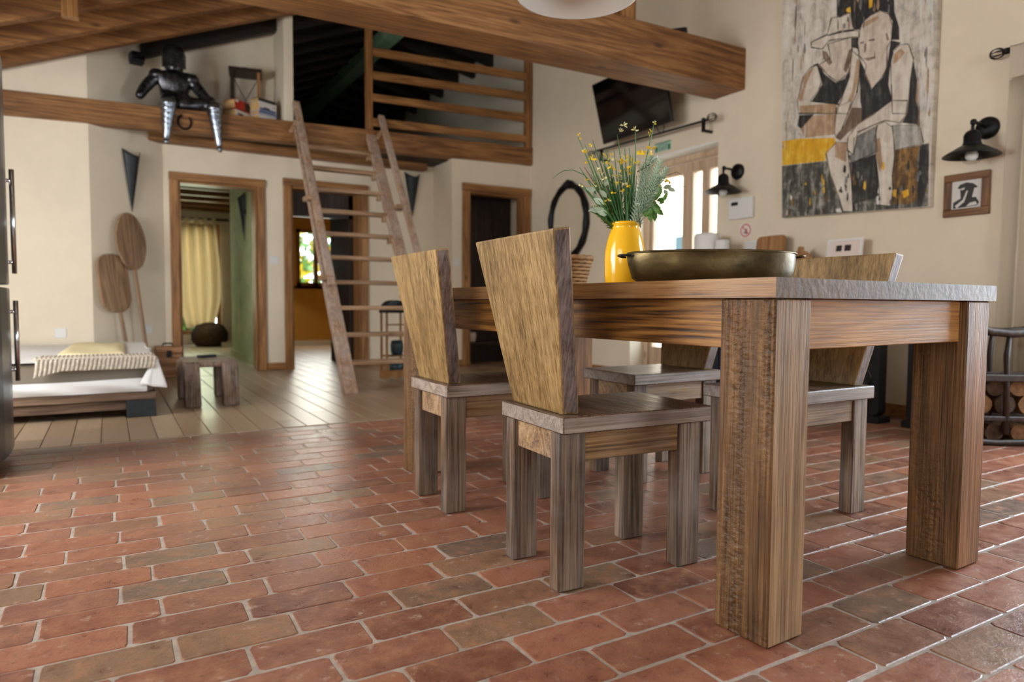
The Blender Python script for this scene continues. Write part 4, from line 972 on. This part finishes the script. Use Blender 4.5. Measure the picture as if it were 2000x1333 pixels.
for k in range(70): dab(rn.uniform(-.5, .47), rn.uniform(.03, .3), rn.uniform(.004, .012), rn.uniform(.01, .035), rn.choice(['dark', 'dark', 'grey', 'steel', 'rust', 'white', 'yellow']))
for k in range(60): dab(rn.choice([rn.uniform(.32, .51), rn.uniform(-.53, -.42)]), rn.uniform(.45, 1.6), rn.uniform(.003, .008), rn.uniform(.02, .09), rn.choice(['brown', 'white', 'white', 'tan', 'steel']))
for k in range(26): dab(rn.uniform(-.26, .1), rn.uniform(1.2, 1.5), rn.uniform(.004, .010), rn.uniform(.01, .05), rn.choice(['brown', 'steel', 'tan', 'grey']))
o = mb.build('painted_figures', [PM[k] for k in keys], PT, fix=True)

def onwall(y, z, x=4.26): return Vector((x, y, z))
def wall_lamp(label, y, z, s):
    # s is the shade height; local +x points into the room (towards -X)
    t = thing('wall_lamp', label, 'lamp', (4.258, y, z), math.pi, 'black barn style wall lamps')
    rot = Matrix.Rotation(R(90), 3, 'Y')
    MB().lathe([(0, 0), (.062, 0), (.060, .014), (.05, .022), (.02, .026), (0, .027)], 28, mat=rot).build('wall_plate', M['iron'], t, True)
    MB().tube([(.02, 0, 0), (.09, 0, .012), (.15, 0, .012), (.16, 0, -.01), (.16, 0, -.05)], .009, 10).lathe([(0, .018), (.014, .012), (.016, 0), (.014, -.012), (0, -.018)], 12, (.155, 0, .012)).build('arm', M['iron'], t, True)
    MB().lathe([(.012, -.03), (.03, -.04), (.042, -.06), (.042, -.10), (.046, -.104), (.046, -.112), (.03, -.114)], 24, (.16, 0, 0)).build('lamp_holder', M['iron'], t, True)
    MB().lathe([(.04, -.108), (.075, -.128), (.115, -.152), (.138, -.168), (.140, -.173), (.136, -.172), (.110, -.158), (.07, -.136), (.035, -.118)], 36, (.16, 0, 0)).build('shade', M['iron'], t, True)
    MB().lathe([(.045, -.12), (.048, -.16), (.047, -.185), (.038, -.205), (.02, -.214), (0, -.216)], 24, (.16, 0, 0)).build('glass_jar', M['glass'], t, True)
    MB().lathe([(.015, -.12), (.018, -.14), (.03, -.16), (.03, -.18), (.02, -.195), (0, -.2)], 18, (.16, 0, 0)).build('bulb', M['white'], t, True)
wall_lamp('black wall lamp with a clear bulb jar above the small framed photo', 2.02, 1.695, 1)
wall_lamp('black wall lamp with a clear bulb jar above the white thermostat', 3.79, 1.738, 1)
TV = thing('television', 'black flat television tilted down high on the wall above the exit sign', 'television', (4.0, 4.80, 2.479))
TV.rotation_euler = (0, R(14.9), math.pi+R(-1.5))
MB().box(-.035, -.475, -.275, .0, .475, .275).box(-.075, -.28, -.2, -.035, .28, .16).build('casing', M['black'], TV, bevel=.004)
MB().box(.0, -.465, -.262, .0015, .465, .265).build('screen', M['screen'], TV)
MB().box(.0015, -.008, -.270, .003, .008, -.264).build('power_light', M['chrome'], TV)
MB().box(-.16, -.05, -.05, -.075, .05, .05).box(-.255, -.03, -.03, -.16, .03, .03).build('wall_arm', M['matblack'], TV)
MB().tube([(-.03, .30+.045*math.cos(t)*-1, -.275-.055*math.sin(t)) for t in [math.pi*k/10 for k in range(11)]], .004, 6).build('cable', M['matblack'], TV)
RD = thing('curtain_rod', 'thin black curtain rod with cage finials above the glazed door', 'curtain rod', (4.16, 0, 2.18))
MB().tube([(0, 5.50, .02), (0, 4.02, -.005)], .010, 8).build('rod', M['iron'], RD, True)
for y in (5.56, 3.98):
    for k in range(4):
        c, s = math.cos(k*math.pi/4), math.sin(k*math.pi/4)
        MB().tube([(.032*math.sin(t)*c, y+.045*math.cos(t), .005+.032*math.sin(t)*s) for t in [2*math.pi*q/16 for q in range(17)]], .0025, 5, cap=False).build('finial_wire', M['iron'], RD)
for y in (5.40, 4.07): MB().box(-.008, y-.012, -.09, .012, y+.012, .02).box(.0, y-.008, -.09, .1, y+.008, -.07).build('bracket', M['iron'], RD)
def text(body, name, loc, size, mat, parent, sx=1.0, ext=.0004):
    c = bpy.data.curves.new(name, 'FONT'); c.body = body; c.size = size; c.align_x = 'CENTER'; c.align_y = 'CENTER'; c.extrude = ext
    tmp = bpy.data.objects.new(name, c); COL.objects.link(tmp)
    me = bpy.data.meshes.new_from_object(tmp.evaluated_get(bpy.context.evaluated_depsgraph_get()))
    bpy.data.objects.remove(tmp); me.materials.clear(); me.materials.append(mat)
    o = bpy.data.objects.new(name, me); COL.objects.link(o); o.parent = parent
    o.matrix_local = Matrix(((0, 0, -1, loc[0]), (-sx, 0, 0, loc[1]), (0, 1, 0, loc[2]), (0, 0, 0, 1)))
    return o
EX = thing('exit_sign', 'small green and white exit sign on the wall above the glazed door', 'sign', (4.257, 4.64, 2.093))
MB().box(-.003, -.1, -.04, .003, .1, .04).build('plate', M['pale_sign'], EX)
MB().box(-.0042, -.094, -.036, -.003, -.066, .01).box(-.0042, .066, -.036, -.003, .094, .01).box(-.0042, -.1, .033, -.003, .1, .04).build('green_blocks', M['green_sign'], EX)
text('EXIT', 'lettering', (-.0036, 0, -.017), .046, M['green_sign'], EX, 1.1)
text('ИЗХОД', 'lettering', (-.0036, 0, .017), .026, M['green_sign'], EX, 1.2)
TH = thing('thermostat', 'white thermostat box with a small dark display on the wall', 'thermostat', (4.258, 3.735, 1.447))
MB().box(-.03, -.115, -.08, 0, .115, .08).build('housing', M['white'], TH, bevel=.006, seg=2); MB().box(-.0315, .022, .025, -.03, .088, .052).build('display', M['blackcover'], TH)
NS = thing('no_smoking_sign', 'round red and white no smoking sticker below the thermostat', 'sign', (4.258, 3.70, 1.275))
MB().box(-.001, -.06, -.055, 0, .06, .055).build('sticker', M['pink_sign'], NS)
rg = MB()
for k in range(32):
    a, b = 2*math.pi*k/32, 2*math.pi*(k+1)/32
    rg.add([(-.0016, r*math.cos(t), r*math.sin(t)) for r, t in ((.05, a), (.05, b), (.042, b), (.042, a))], [(0, 1, 2, 3)])
rg.build('red_ring', M['red_sign'], NS)
MB().bar((-.0017, .033, .033), (-.0017, -.033, -.033), .007, .001, (0, 1, -1)).build('red_bar', M['red_sign'], NS)
MB().box(-.0014, -.012, -.03, -.001, .0, .012).box(-.0014, .004, -.022, -.001, .016, -.008).build('cigarette', M['grey_sign'], NS)
FR = thing('framed_photo', 'small brown framed black and white photo under the wall lamp', 'picture', (4.257, 2.113, 1.340))
W_, H_, t_ = .122, .122, .042
for a in ((-W_, -H_, W_, -H_+t_), (-W_, H_-t_, W_, H_)): MB().box(-.02, a[0], a[1], 0, a[2], a[3]).build('frame_side', M['frame'], FR, bevel=.003)
for a in ((-W_, -H_+t_, -W_+t_, H_-t_), (W_-t_, -H_+t_, W_, H_-t_)): MB().box(-.0195, a[0], a[1], 0, a[2], a[3]).build('frame_side', M['framez'], FR, bevel=.003)
MB().box(-.008, -.08, -.08, -.004, .08, .08).build('photo', M['offwhite'], FR)
ph = MB()
for pl, mi in (([(.05, .04), (.035, .06), (0, .068), (-.035, .058), (-.06, .035), (-.04, .03), (.02, .03)], 0), ([(.035, .03), (-.04, .03), (-.03, -.02), (.03, -.025)], 0), ([(.07, -.04), (.03, -.02), (-.05, -.02), (-.068, -.05), (-.06, -.07), (.07, -.075)], 0),
               ([(.0, .02), (-.008, .02), (.012, -.045), (.022, -.04)], 1), ([(.06, -.06), (.02, -.03), (.01, -.04), (.05, -.075)], 1), ([(-.02, -.05), (-.05, -.045), (-.06, -.065), (0, -.068)], 1), ([(.03, .036), (.01, .04), (.012, .03), (.028, .026)], 1)):
    ph.prism(pl, (-.0086-.0002*len(ph.f)/9, 0, 0), (0, 1, 0), (0, 0, 1), (.0004, 0, 0), mi)
ph.build('photo_print', [M['blackcover'], M['offwhite']], FR)
MR = thing('oval_mirror', 'oval black carved frame with the reflected wall painted as a cream panel, left of the glazed door', 'mirror', (4.255, 6.05, 1.575))
mirror_m = plain('cream_reflection', C8(222, 208, 182), .6)  # flat cream painted in place of the glass reflecting the wall
NN = 48
pts = [(-.025, .325*math.cos(t), .375*math.sin(t)) for t in [2*math.pi*k/NN for k in range(NN+1)]]
MB().tube(pts, [.034+.004*math.sin(k*6*2*math.pi/NN*2) for k in range(NN+1)], 10, cap=False).build('carved_frame', M['iron'], MR, True)
for dy, dz, r in ((0, .405, .036), (.05, .40, .026), (-.05, .40, .026), (.09, .385, .02), (-.09, .385, .02), (.30, .19, .022), (-.30, .19, .022)):
    MB().lathe([(0, -r), (r*.7, -r*.7), (r, 0), (r*.7, r*.7), (0, r)], 12, (-.03, dy, dz)).build('carved_rosette', M['iron'], MR, True)
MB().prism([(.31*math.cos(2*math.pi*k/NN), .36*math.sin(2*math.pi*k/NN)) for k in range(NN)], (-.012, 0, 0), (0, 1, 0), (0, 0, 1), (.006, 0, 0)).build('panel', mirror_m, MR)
# curtain at the far right
CR = thing('curtain_rod', 'black rod with a cage finial over the window curtain near the painting', 'curtain rod', (4.205, 0, 2.075))
MB().tube([(0, 1.92, 0), (0, .05, 0)], .011, 8).tube([(0, 1.935, 0), (0, 1.905, 0)], .018, 8).build('rod', M['iron'], CR, True)
for k in range(4):
    c, s = math.cos(k*math.pi/4), math.sin(k*math.pi/4)
    MB().tube([(.028*math.sin(t)*c, 1.965+.035*math.cos(t), .028*math.sin(t)*s) for t in [2*math.pi*q/16 for q in range(17)]], .0028, 5, cap=False).build('finial_wire', M['iron'], CR)
MB().box(0, 1.84, -.02, .054, 1.86, .0).build('bracket', M['iron'], CR)
CU = thing('curtain', 'long natural linen tab curtain on the rod at the right window', 'curtain', (4.205, 0, 0))
def cur(u, v):
    y = 1.895-u*.55; z = .02+1.90*v
    return Vector((.026*math.sin(u*34)*(1-.35*v)+.010*math.sin(u*9+v*2), y+.012*math.sin(u*34+1)+(.02*(1-v)), z))
o = MB().grid(cur, 90, 12).build('cloth', M['curtain'], CU, True); o.modifiers.new('th', 'SOLIDIFY').thickness = .003
for k in range(4):
    y = 1.86-k*.16
    MB().box(-.016, y-.035, -.15, -.012, y+.035, .02).box(.012, y-.035, -.15, .016, y+.035, .02).box(-.016, y-.035, .016, .016, y+.035, .02).build('tab', M['curtain'], CU).location = (0, 0, 2.07)
# pendant
PD = thing('pendant_lamp', 'white dome pendant lamp hanging over the table', 'lamp', (1.366, 1.911, 1.732))
MB().lathe([(.0, .17), (.04, .168), (.07, .15), (.12, .10), (.168, .045), (.202, .0), (.205, -.004), (.201, -.004), (.163, .04), (.115, .093), (.065, .14), (0, .158)], 48).build('shade', M['whitegloss'], PD, True)
MB().lathe([(0, .03), (.03, .04), (.042, .075), (.03, .11), (.02, .15), (0, .15)], 20).build('bulb', M['white'], PD, True)
MB().tube([(0, 0, .16), (0, 0, 1.62)], .004, 6).lathe([(0, .22), (.02, .215), (.03, .17), (.0, .165)], 14).build('cord', M['matblack'], PD)

# ---------------------------------------------------------------- sideboard and what stands on it
SB = thing('sideboard', 'dark navy sideboard against the right wall behind the table', 'sideboard', (4.07, 3.22, 0))
MB().box(-.17, -.45, .06, .185, .80, .94).build('body', M['wood_chest'], SB, bevel=.003)
MB().box(-.19, -.47, .94, .185, .82, .97).build('worktop', M['wood_chest'], SB, bevel=.003)
for k in range(3):
    f = MB().box(-.186, -.435+k*.412, .09, -.17, -.435+k*.412+.40, .92).build('door', M['wood_chest'], SB, bevel=.003)
    MB().box(-.2, -.42+k*.412, .45, -.186, -.41+k*.412, .6).build('handle', M['iron'], f)
MB().box(-.15, -.43, 0, .17, .78, .06).build('plinth', M['matblack'], SB)
j = tag(MB().lathe([(0, 0), (.098, 0), (.1, .01), (.1, .26), (.096, .27), (.09, .285), (0, .29)], 28).build('canister', M['white'], None, True), 'large white plastic canister on the sideboard beside the glazed door', 'canister'); j.location = (4.06, 3.905, .97)
j = tag(MB().lathe([(0, 0), (.05, 0), (.052, .01), (.052, .215), (.045, .225), (0, .228)], 24).build('canister', M['white'], None, True), 'smaller white plastic canister right of the large one on the sideboard', 'canister'); j.location = (4.06, 3.75, .97)
def rrect(w, h, r, n=5):
    out = []
    for cx, cy, a0 in ((w/2-r, h-r, 0), (-w/2+r, h-r, 90), (-w/2+r, r, 180), (w/2-r, r, 270)):
        out += [(cx+r*math.cos(R(a0+90*k/n)), cy+r*math.sin(R(a0+90*k/n))) for k in range(n+1)]
    return out
j = tag(MB().prism(rrect(.25, .235, .035), (0, 0, 0), (0, -1, 0), (0, 0, 1), (.018, 0, 0)).build('cutting_board', M['wood_board'], None, bevel=.003), 'rounded rectangular wooden cutting board leaning on the wall over the sideboard', 'cutting board'); j.location = (4.13, 3.385, .971); j.rotation_euler = (0, R(8), 0)
pg = [(-.09, 0), (.09, 0), (.10, .06), (.05, .095), (.022, .105), (.018, .118), (.024, .128), (.0, .135), (-.024, .128), (-.018, .118), (-.022, .105), (-.05, .095), (-.10, .06)]
j = tag(MB().prism(pg, (0, 0, 0), (0, -1, 0), (0, 0, 1), (.018, 0, 0)).build('cutting_board', M['wood_board'], None, bevel=.002), 'wooden cutting board with a knob handle standing right of the brass pan', 'cutting board'); j.location = (4.1, 3.10, .971); j.rotation_euler = (0, R(5), 0)
j = thing('framed_card', 'white framed card with a small dark picture, standing on the sideboard', 'picture', (4.15, 2.80, .971)); j.rotation_euler = (0, -R(8), math.pi)
MB().box(-.005, -.125, 0, .005, .125, .165).build('card', M['pink_sign'], j)
MB().box(.005, -.125, 0, .012, -.110, .165).box(.005, .110, 0, .012, .125, .165).box(.005, -.11, .15, .012, .11, .165).build('frame', M['sheet'], j)
MB().box(.005, -.06, .085, .006, -.02, .125).box(.005, .0, .085, .006, .045, .125).build('picture_print', M['blackcover'], j)
j = tag(MB().box(-.006, -.11, -.035, 0, .11, .04).build('wall_plate', M['white'], None, bevel=.003), 'white cover plate on the wall left of the rectangular cutting board', 'wall plate'); j.location = (4.259, 3.60, 1.15)

def speaker(label, x, y, h):
    s = thing('loudspeaker', label, 'speaker', (x, y, 0), 0, 'black floor loudspeakers')
    MB().prism(rrect(.20, h-.04, .035), (0, 0, .04), (0, -1, 0), (0, 0, 1), (.085, 0, 0)).build('cabinet', M['matblack'], s, bevel=.004)
    MB().box(-.02, -.115, 0, .115, .115, .04).build('plinth', M['matblack'], s, bevel=.004)
    rot = Matrix.Rotation(R(-90), 3, 'Y')
    for z in (.14, .27, .40, .51):
        if z < h-.06: MB().lathe([(.062, 0), (.062, .008), (.052, .009), (.03, -.008), (.0, -.004)], 20, (.0, 0, z), mat=rot).build('driver', M['black'], s, True)
speaker('black floor loudspeaker with round drivers behind the right table leg', 3.96, 2.15, .60)
speaker('second black floor loudspeaker, behind the chair at the right of the table', 3.93, 2.50, .66)

LR = thing('log_rack', 'dark wooden log rack with a curved top rail and rocker runners by the curtain', 'rack', (3.70, 1.82, 0), R(-37))
for yy in (0, .15):
    MB().tube([(-.04, yy, .625), (.03, yy, .60), (.12, yy, .575), (.22, yy, .565), (.34, yy, .575), (.46, yy, .60)], [.016, .02, .021, .021, .02, .018], 8).build('top_rail', M['wood_dark'], LR, True)
    MB().tube([(-.03, yy, .55), (-.01, yy, .47), (.02, yy, .35), (.03, yy, .2), (.03, yy, .06)], [.013, .017, .016, .017, .018], 8).build('post', M['wood_dark'], LR, True)
    MB().tube([(.21, yy, .57), (.20, yy, .45), (.205, yy, .35), (.21, yy, .06)], [.011, .015, .013, .017], 8).build('post', M['wood_dark'], LR, True)
    MB().tube([(.42, yy, .59), (.42, yy, .33), (.42, yy, .06)], .014, 8).build('post', M['wood_dark'], LR, True)
    MB().box(-.03, yy-.016, .325, .46, yy+.016, .36).build('side_rail', M['wood_dark'], LR, bevel=.004)
    MB().box(-.03, yy-.014, .125, .46, yy+.014, .15).build('side_rail', M['wood_dark'], LR, bevel=.004)
    MB().tube([(-.09, yy, .045), (.02, yy, .022), (.17, yy, .016), (.32, yy, .022), (.47, yy, .045)], [.012, .016, .016, .016, .012], 8).build('runner', M['wood_dark'], LR, True)
for x in (.0, .42): MB().box(x, 0, .10, x+.03, .15, .125).build('cross_rail', M['wood_dark'], LR)
rnd = random.Random(3)
for x, z, r, mt, y0, lab in ((.105, .205, .05, 'cork', -.01, 'knobbly cork bark log, lower left of the log rack'), (.215, .205, .05, 'cork2', 0, 'dark bark log, lower middle of the log rack'), (.325, .205, .05, 'cork', 0, 'brown bark log, lower right of the log rack'), (.165, .290, .042, 'cork2', 0, 'dark bark log, upper left in the log rack'), (.275, .290, .042, 'cork', 0, 'brown bark log, upper right in the log rack'), (.17, .065, .045, 'cork2', .03, 'dark bark log lying under the log rack'), (.29, .065, .045, 'cork', .03, 'brown bark log lying under the log rack')):
    o = MB().tube([(x, .022, z), (x, .075, z), (x, .128, z)], r, 14).build('log', M[mt]); tag(o, lab, 'log', 'bark logs in the rack')
    for v in o.data.vertices: 
        k = 1+rnd.uniform(-.08, .03); v.co.x = x+(v.co.x-x)*k; v.co.z = z+(v.co.z-z)*k
    o.matrix_world = Matrix.Translation((3.70, 1.82, 0)) @ Matrix.Rotation(R(-37), 4, 'Z')

# ---------------------------------------------------------------- left: fridge
FG = thing('refrigerator', 'tall steel refrigerator with bar handles by the left frame edge', 'refrigerator', (-.405, 3.60, 0))
MB().box(-.62, -.30, .03, -.05, .30, 1.76).build('body', M['steel'], FG, bevel=.02, seg=3)
def fdoor(z0, z1, hz0, hz1):
    pr = [(-.295, -.05), (.295, -.05), (.298, -.01), (.27, .012), (.15, .028), (0, .034), (-.15, .028), (-.27, .012), (-.298, -.01)]
    dd = MB().prism(pr, (0, 0, z0), (0, 1, 0), (1, 0, 0), (0, 0, z1-z0)).build('door', M['steel'], FG, bevel=.006, seg=2)
    MB().tube([(.046, .18, hz0), (.046, .18, hz1)], .010, 10).tube([(.0, .18, hz0+.05), (.046, .18, hz0+.05)], .008, 8).tube([(.0, .18, hz1-.05), (.046, .18, hz1-.05)], .008, 8).build('handle', M['chrome'], dd, True)
fdoor(.05, .755, .34, .70); fdoor(.770, 1.745, .82, 1.28)
MB().box(-.55, -.28, 0, -.06, .28, .03).build('plinth', M['matblack'], FG)

# ---------------------------------------------------------------- bed
BD = thing('low_bed', 'low wooden platform bed with a taupe mattress by the cream wall', 'bed', (0, 4.70, 0))
MB().box(-1.6, 0, .105, .238, .06, .152).build('rail', M['wood_bed'], BD, bevel=.003); MB().box(.19, .06, .105, .238, 2.1, .152).build('rail', M['wood_bed'], BD, bevel=.003)
MB().box(-1.6, .03, .045, .08, .06, .100).build('board', M['wood_bed'], BD, bevel=.003)
for x, y in ((.08, 0), (.08, 1.9), (-1.6, 1.9), (-1.6, 0)): MB().box(x, y, 0, x+.155, y+.16, .1045).build('leg_block', M['dkgrey'], BD, bevel=.003)
MB().box(-1.6, .06, .11, .19, 2.1, .150).build('slat_base', M['wood_bed'], BD)
MB().box(-1.58, .02, .153, .225, 2.08, .336).build('mattress', M['taupe'], BD, bevel=.02, seg=3)
st = thing('bed_sheet', 'white sheet over the low bed hanging at its corner', 'sheet', (0, 4.70, 0))
def sh(u, v):
    x = -1.6+1.85*u; y = -.005+2.1*v
    return Vector((x, y, .3475+.006*math.sin(u*9+v*5)*(v > .05)+.004*math.sin(v*17)*(.05 < v)))
MB().grid(sh, 40, 24).build('top_sheet', M['sheet'], st, True)
def sside(u, v):
    y = .0+2.09*u; b = .19+.02*math.sin(u*13)
    return Vector((.25+.03*(1-v)+.012*math.sin(u*16), y, b+(.348-b)*v))
MB().grid(sside, 24, 5).build('side_drop', M['sheet'], st, True)
def sfold(u, v):
    x = -1.6+1.79*u; top = .235+.006*math.sin(u*7); 
    return Vector((x, -.004-.012*math.sin(v*3.1)-.006*math.sin(u*26+v*6), .156+(top-.156)*v))
MB().grid(sfold, 60, 5).build('front_fold', M['sheet'], st, True)
def cdrop(u, v):
    k = [(.150, -.022), (.190, -.040), (.235, -.058), (.285, -.048), (.300, -.01), (.288, .05), (.282, .13)]
    f = u*6; i = min(5, int(f)); t = f-i
    bx = k[i][0]*(1-t)+k[i+1][0]*t; by = k[i][1]*(1-t)+k[i+1][1]*t
    tx, ty = .238+.014*u, -.012+.05*u*u
    w_ = v**.8; fold = .010*math.sin(u*15)*v
    return Vector((tx*(1-w_)+bx*w_+fold, ty*(1-w_)+by*w_-fold, .352-(.352-.178-.025*abs(u-.5)*2)*v))
o = MB().grid(cdrop, 24, 10).build('corner_drop', M['sheet'], st, True); o.modifiers.new('th', 'SOLIDIFY').thickness = .004
KB = thing('knitted_throw', 'chunky cream knitted throw along the front edge of the bed', 'throw', (0, 4.70, .352))
def kn(u, v):
    x = -.375+.61*u; s = v*.44
    if s < .06: y, z = -.02-.004, -.055+s-.0
    else: y, z = -.022+(s-.06), .006
    z += .010*(1 if s >= .055 else .4)*abs(math.sin(u*88+.9*math.sin(v*24)))*(.35+.65*abs(math.sin(v*47)))
    y += (-.008*abs(math.sin(u*88)) if s < .06 else 0)
    z -= (.035*max(0, 1-u*4.5) if s < .06 else 0)*(1-s/.06 if s < .06 else 0)
    return Vector((x+.012*math.sin(v*9), y, z))
o = MB().grid(kn, 230, 90).build('knit', M['knit'], KB, True); o.modifiers.new('th', 'SOLIDIFY').thickness = .008
TW_ = thing('folded_towel', 'pale yellow folded towel on the white sheet behind the throw', 'towel', (0, 4.70, .356))
def tw(u, v): return Vector((-.285+.37*u-.05*(v)*(1-u)*0+.02*v, .46+1.25*v, .012*min(1, 8*u, 8*(1-u), 10*v)+.004*math.sin(u*7+v*6)))
o = MB().grid(tw, 24, 24).build('fold', M['towel'], TW_, True); o.modifiers.new('th', 'SOLIDIFY').thickness = .01
def plate(name, label, cat, loc, rz, sock=True):
    p = thing(name, label, cat, loc, rz)
    MB().box(-.041, -.008, -.041, .041, 0, .041).build('cover', M['white'], p, bevel=.003)
    if sock: MB().lathe([(.022, 0), (.021, .006), (0, .006)], 20, (0, -.009, 0), mat=Matrix.Rotation(R(-90), 3, 'X')).build('socket_hole', M['offwhite'], p, True)
    else: MB().box(-.03, -.013, -.03, .03, -.008, .03).build('rocker', M['white'], p, bevel=.002)
plate('wall_socket', 'white wall socket above the low bed', 'socket', (-.35, 6.84, .432), 0)
aw = math.atan2(w2d.y, w2d.x)
pp = W2A+w2d*.563
plate('wall_socket', 'white wall socket right of the bread peels', 'socket', (pp.x, pp.y, .44), aw)
plate('light_switch', 'white light switch between the two left doorways', 'switch', (1.477, 7.35, 1.13), 0, False)
plate('light_switch', 'white light switch left of the dark right doorway', 'switch', (3.305, 6.845, 1.145), 0, False)
def sconce(label, loc, rz, h, w):
    s = thing('wall_sconce', label, 'sconce', loc, rz, 'tapered metal wall sconces')
    def g(u, v): 
        a = (u-.5)*2; ww = w/2*(.03+.97*v)
        return Vector((a*ww, -.02-.07*v*(1-a*a), h*(v-1)+v**3*.15*w*(2*a*a-1)))
    o = MB().grid(g, 14, 20).build('shell', M['dkgrey'], s, True); o.modifiers.new('th', 'SOLIDIFY').thickness = .004
    MB().box(-.02, -.03, -h*.4, .02, 0, -h*.3).build('bracket', M['dkgrey'], s)
pp = W2A+w2d*.404
sconce('dark tapered metal sconce above the bread peels', (pp.x, pp.y, 2.02), aw, .52, .19)
sconce('dark tapered metal sconce right of the ladder', (2.985, 7.35, 2.14), 0, .46, .19)
sconce('dark tapered metal sconce on the green hall wall', (1.37, 8.35, 1.90), R(-90), .50, .19)
def peel(label, s, outline, zt, zb, hs, dy, tilt):
    pp = W2A+w2d*s
    p = thing('bread_peel', label, 'bread peel', (pp.x, pp.y, 0), aw, 'old wooden bread peels leaning on the slanted wall')
    inner = empty('x'); bpy.data.objects.remove(inner)
    o = MB().prism(outline, (0, 0, 0), (1, 0, 0), (0, 0, 1), (0, .022, 0)).build('blade', M['wood_peel'], p, bevel=.005)
    h = MB().bar((hs[0], .011, zb), (hs[1], .011, zt), .03, .022).build('handle', M['wood_peel'], p, bevel=.006)
    for q in (o, h):
        q.matrix_local = Matrix.Translation((0, -.165-dy, .02)) @ Matrix.Rotation(R(-5.4), 4, 'X') @ Matrix.Rotation(tilt, 4, 'Y')
    return p
el = [(.157*math.sin(t)*(1-.12*math.cos(t)*0), 1.215+.255*math.cos(t)) for t in [2*math.pi*k/28 for k in range(28)]][::-1]
peel('round headed old wooden bread peel with a long handle', .375, el, 1.02, 0, (.02, .0), .045, R(-2.5))
rr = [(x, y+.585) for x, y in rrect(.31, .51, .13)]
peel('long rounded rectangular wooden bread peel, lower than the round one', .20, rr, .63, 0, (.055, .02), -.01, R(-3))

TK = thing('small_trunk', 'small tan wooden trunk beside the left doorway', 'trunk', (.47, 7.12, 0))
MB().box(-.108, -.09, 0, .108, .10, .225).build('box', M['wood_trunk'], TK, bevel=.004)
MB().box(-.114, -.098, .228, .114, .105, .285).build('lid', M['wood_trunk'], TK, bevel=.006)
MB().box(-.02, -.103, .19, .02, -.09, .25).build('latch', M['iron'], TK); MB().tube([(-.05, 0, .285), (-.04, 0, .31), (.03, 0, .31), (.04, 0, .285)], .008, 6).build('handle', M['iron'], TK)
SO = thing('rustic_stool', 'rustic low stool of thick worn timber with a remote on it', 'stool', (.58, 5.23, 0))
MB().box(-.15, -.26, .262, .17, .30, .30).build('seat', M['wood_stool'], SO, bevel=.012, seg=2)
for x0, x1, y0, y1, h in ((-.165, -.07, -.31, -.20, .287), (.07, .168, -.31, -.19, .295), (-.165, -.08, .20, .30, .275), (.08, .165, .20, .30, .275)):
    MB().hexa([(x0+.003, y0, 0), (x1+.008, y0, 0), (x1+.008, y1, 0), (x0+.003, y1, 0), (x0, y0+.01, h), (x1, y0+.01, h), (x1, y1, h), (x0, y1, h)]).build('leg', M['wood_stool'], SO, bevel=.014, seg=2)
j = thing('remote_control', 'dark remote control on the rustic stool', 'remote', (.60, 5.36, .301), R(20)); MB().box(-.06, -.03, 0, .06, .03, .018).build('body', M['matblack'], j, bevel=.004)
MB().box(-.04, -.015, .018, .04, .015, .0195).build('keypad', M['dkgrey'], j)
BC = thing('arched_lantern_case', 'arched wooden lantern case with teal glass behind the ladder', 'lantern', (2.205, 5.86, 0))
for x in (-.098, .084):
    for y in (-.07, .07): MB().box(x, y-.008, .03, x+.016, y+.008, .61).build('post', M['wood_trim'], BC)
MB().prism([(-.105, .0), (.105, .0), (.105, .07), (.05, .045), (0, .06), (-.05, .045), (-.105, .07)][::-1] if False else [(-.105, .10), (-.105, .02), (-.05, .04), (0, .02), (.05, .04), (.105, .02), (.105, .10)], (0, -.085, 0), (1, 0, 0), (0, 0, 1), (0, .17, 0)).build('base', M['wood_trim'], BC)
for z in (.17, .40, .50): MB().box(-.098, -.078, z, .1, -.066, z+.012).build('cross_bar', M['wood_trim'], BC)
MB().box(-.098, -.07, .22, .1, .07, .232).build('shelf', M['wood_trim'], BC)
MB().prism([(.108*math.cos(t), .61+.115*math.sin(t)) for t in [math.pi*k/14 for k in range(15)]], (0, -.085, 0), (1, 0, 0), (0, 0, 1), (0, .17, 0)).build('arched_hood', M['dkgrey'], BC)
tag(MB().lathe([(0, .233), (.045, .233), (.055, .26), (.058, .32), (.05, .36), (.03, .365), (0, .366)], 20).build('jar', M['teal'], None, True), 'round teal glass jar inside the arched lantern case', 'jar').location = (2.235, 5.86, 0)
tag(MB().lathe([(0, .10), (.06, .10), (.065, .11), (.065, .165), (0, .168)], 20).build('jar', M['teal'], None, True), 'flat teal glass jar on the bottom of the arched lantern case', 'jar').location = (2.23, 5.86, 0)

# ---------------------------------------------------------------- hall contents
HC = thing('curtain', 'yellow gathered tab curtain at the hall window', 'curtain', (1.235, 12.2, 0))
def hc(u, v):
    a = (u-.5)*2; wd = .30*(.70+.30*smoothstep(v*3.2)+(.12*math.sin(v*3.1)))
    return Vector((a*wd+.05*(1-v), .05*math.sin(u*26)*(.4+.6*v), .27+1.68*v))
o = MB().grid(hc, 70, 16).build('cloth', M['ycurtain'], HC, True); o.modifiers.new('th', 'SOLIDIFY').thickness = .004
for k in range(5): MB().box(-.28+k*.13, -.02, 1.93, -.22+k*.13, .02, 2.05).build('tab', M['ycurtain'], HC)
rod = tag(MB().tube([(.9, 12.2, 2.04), (1.75, 12.2, 2.04)], .014, 8).build('curtain_rod', M['iron'], None, True), 'dark rod carrying the yellow hall curtain', 'curtain rod')
pf = MB().lathe([(0, 0), (.2, .01), (.27, .1), (.27, .22), (.2, .33), (.08, .37), (0, .38)], 28)
pf = tag(pf.build('fur_pouf', M['fur'], None, True), 'dark brown furry pouf on the hall floor under the yellow curtain', 'pouf'); pf.location = (1.36, 11.7, 0)
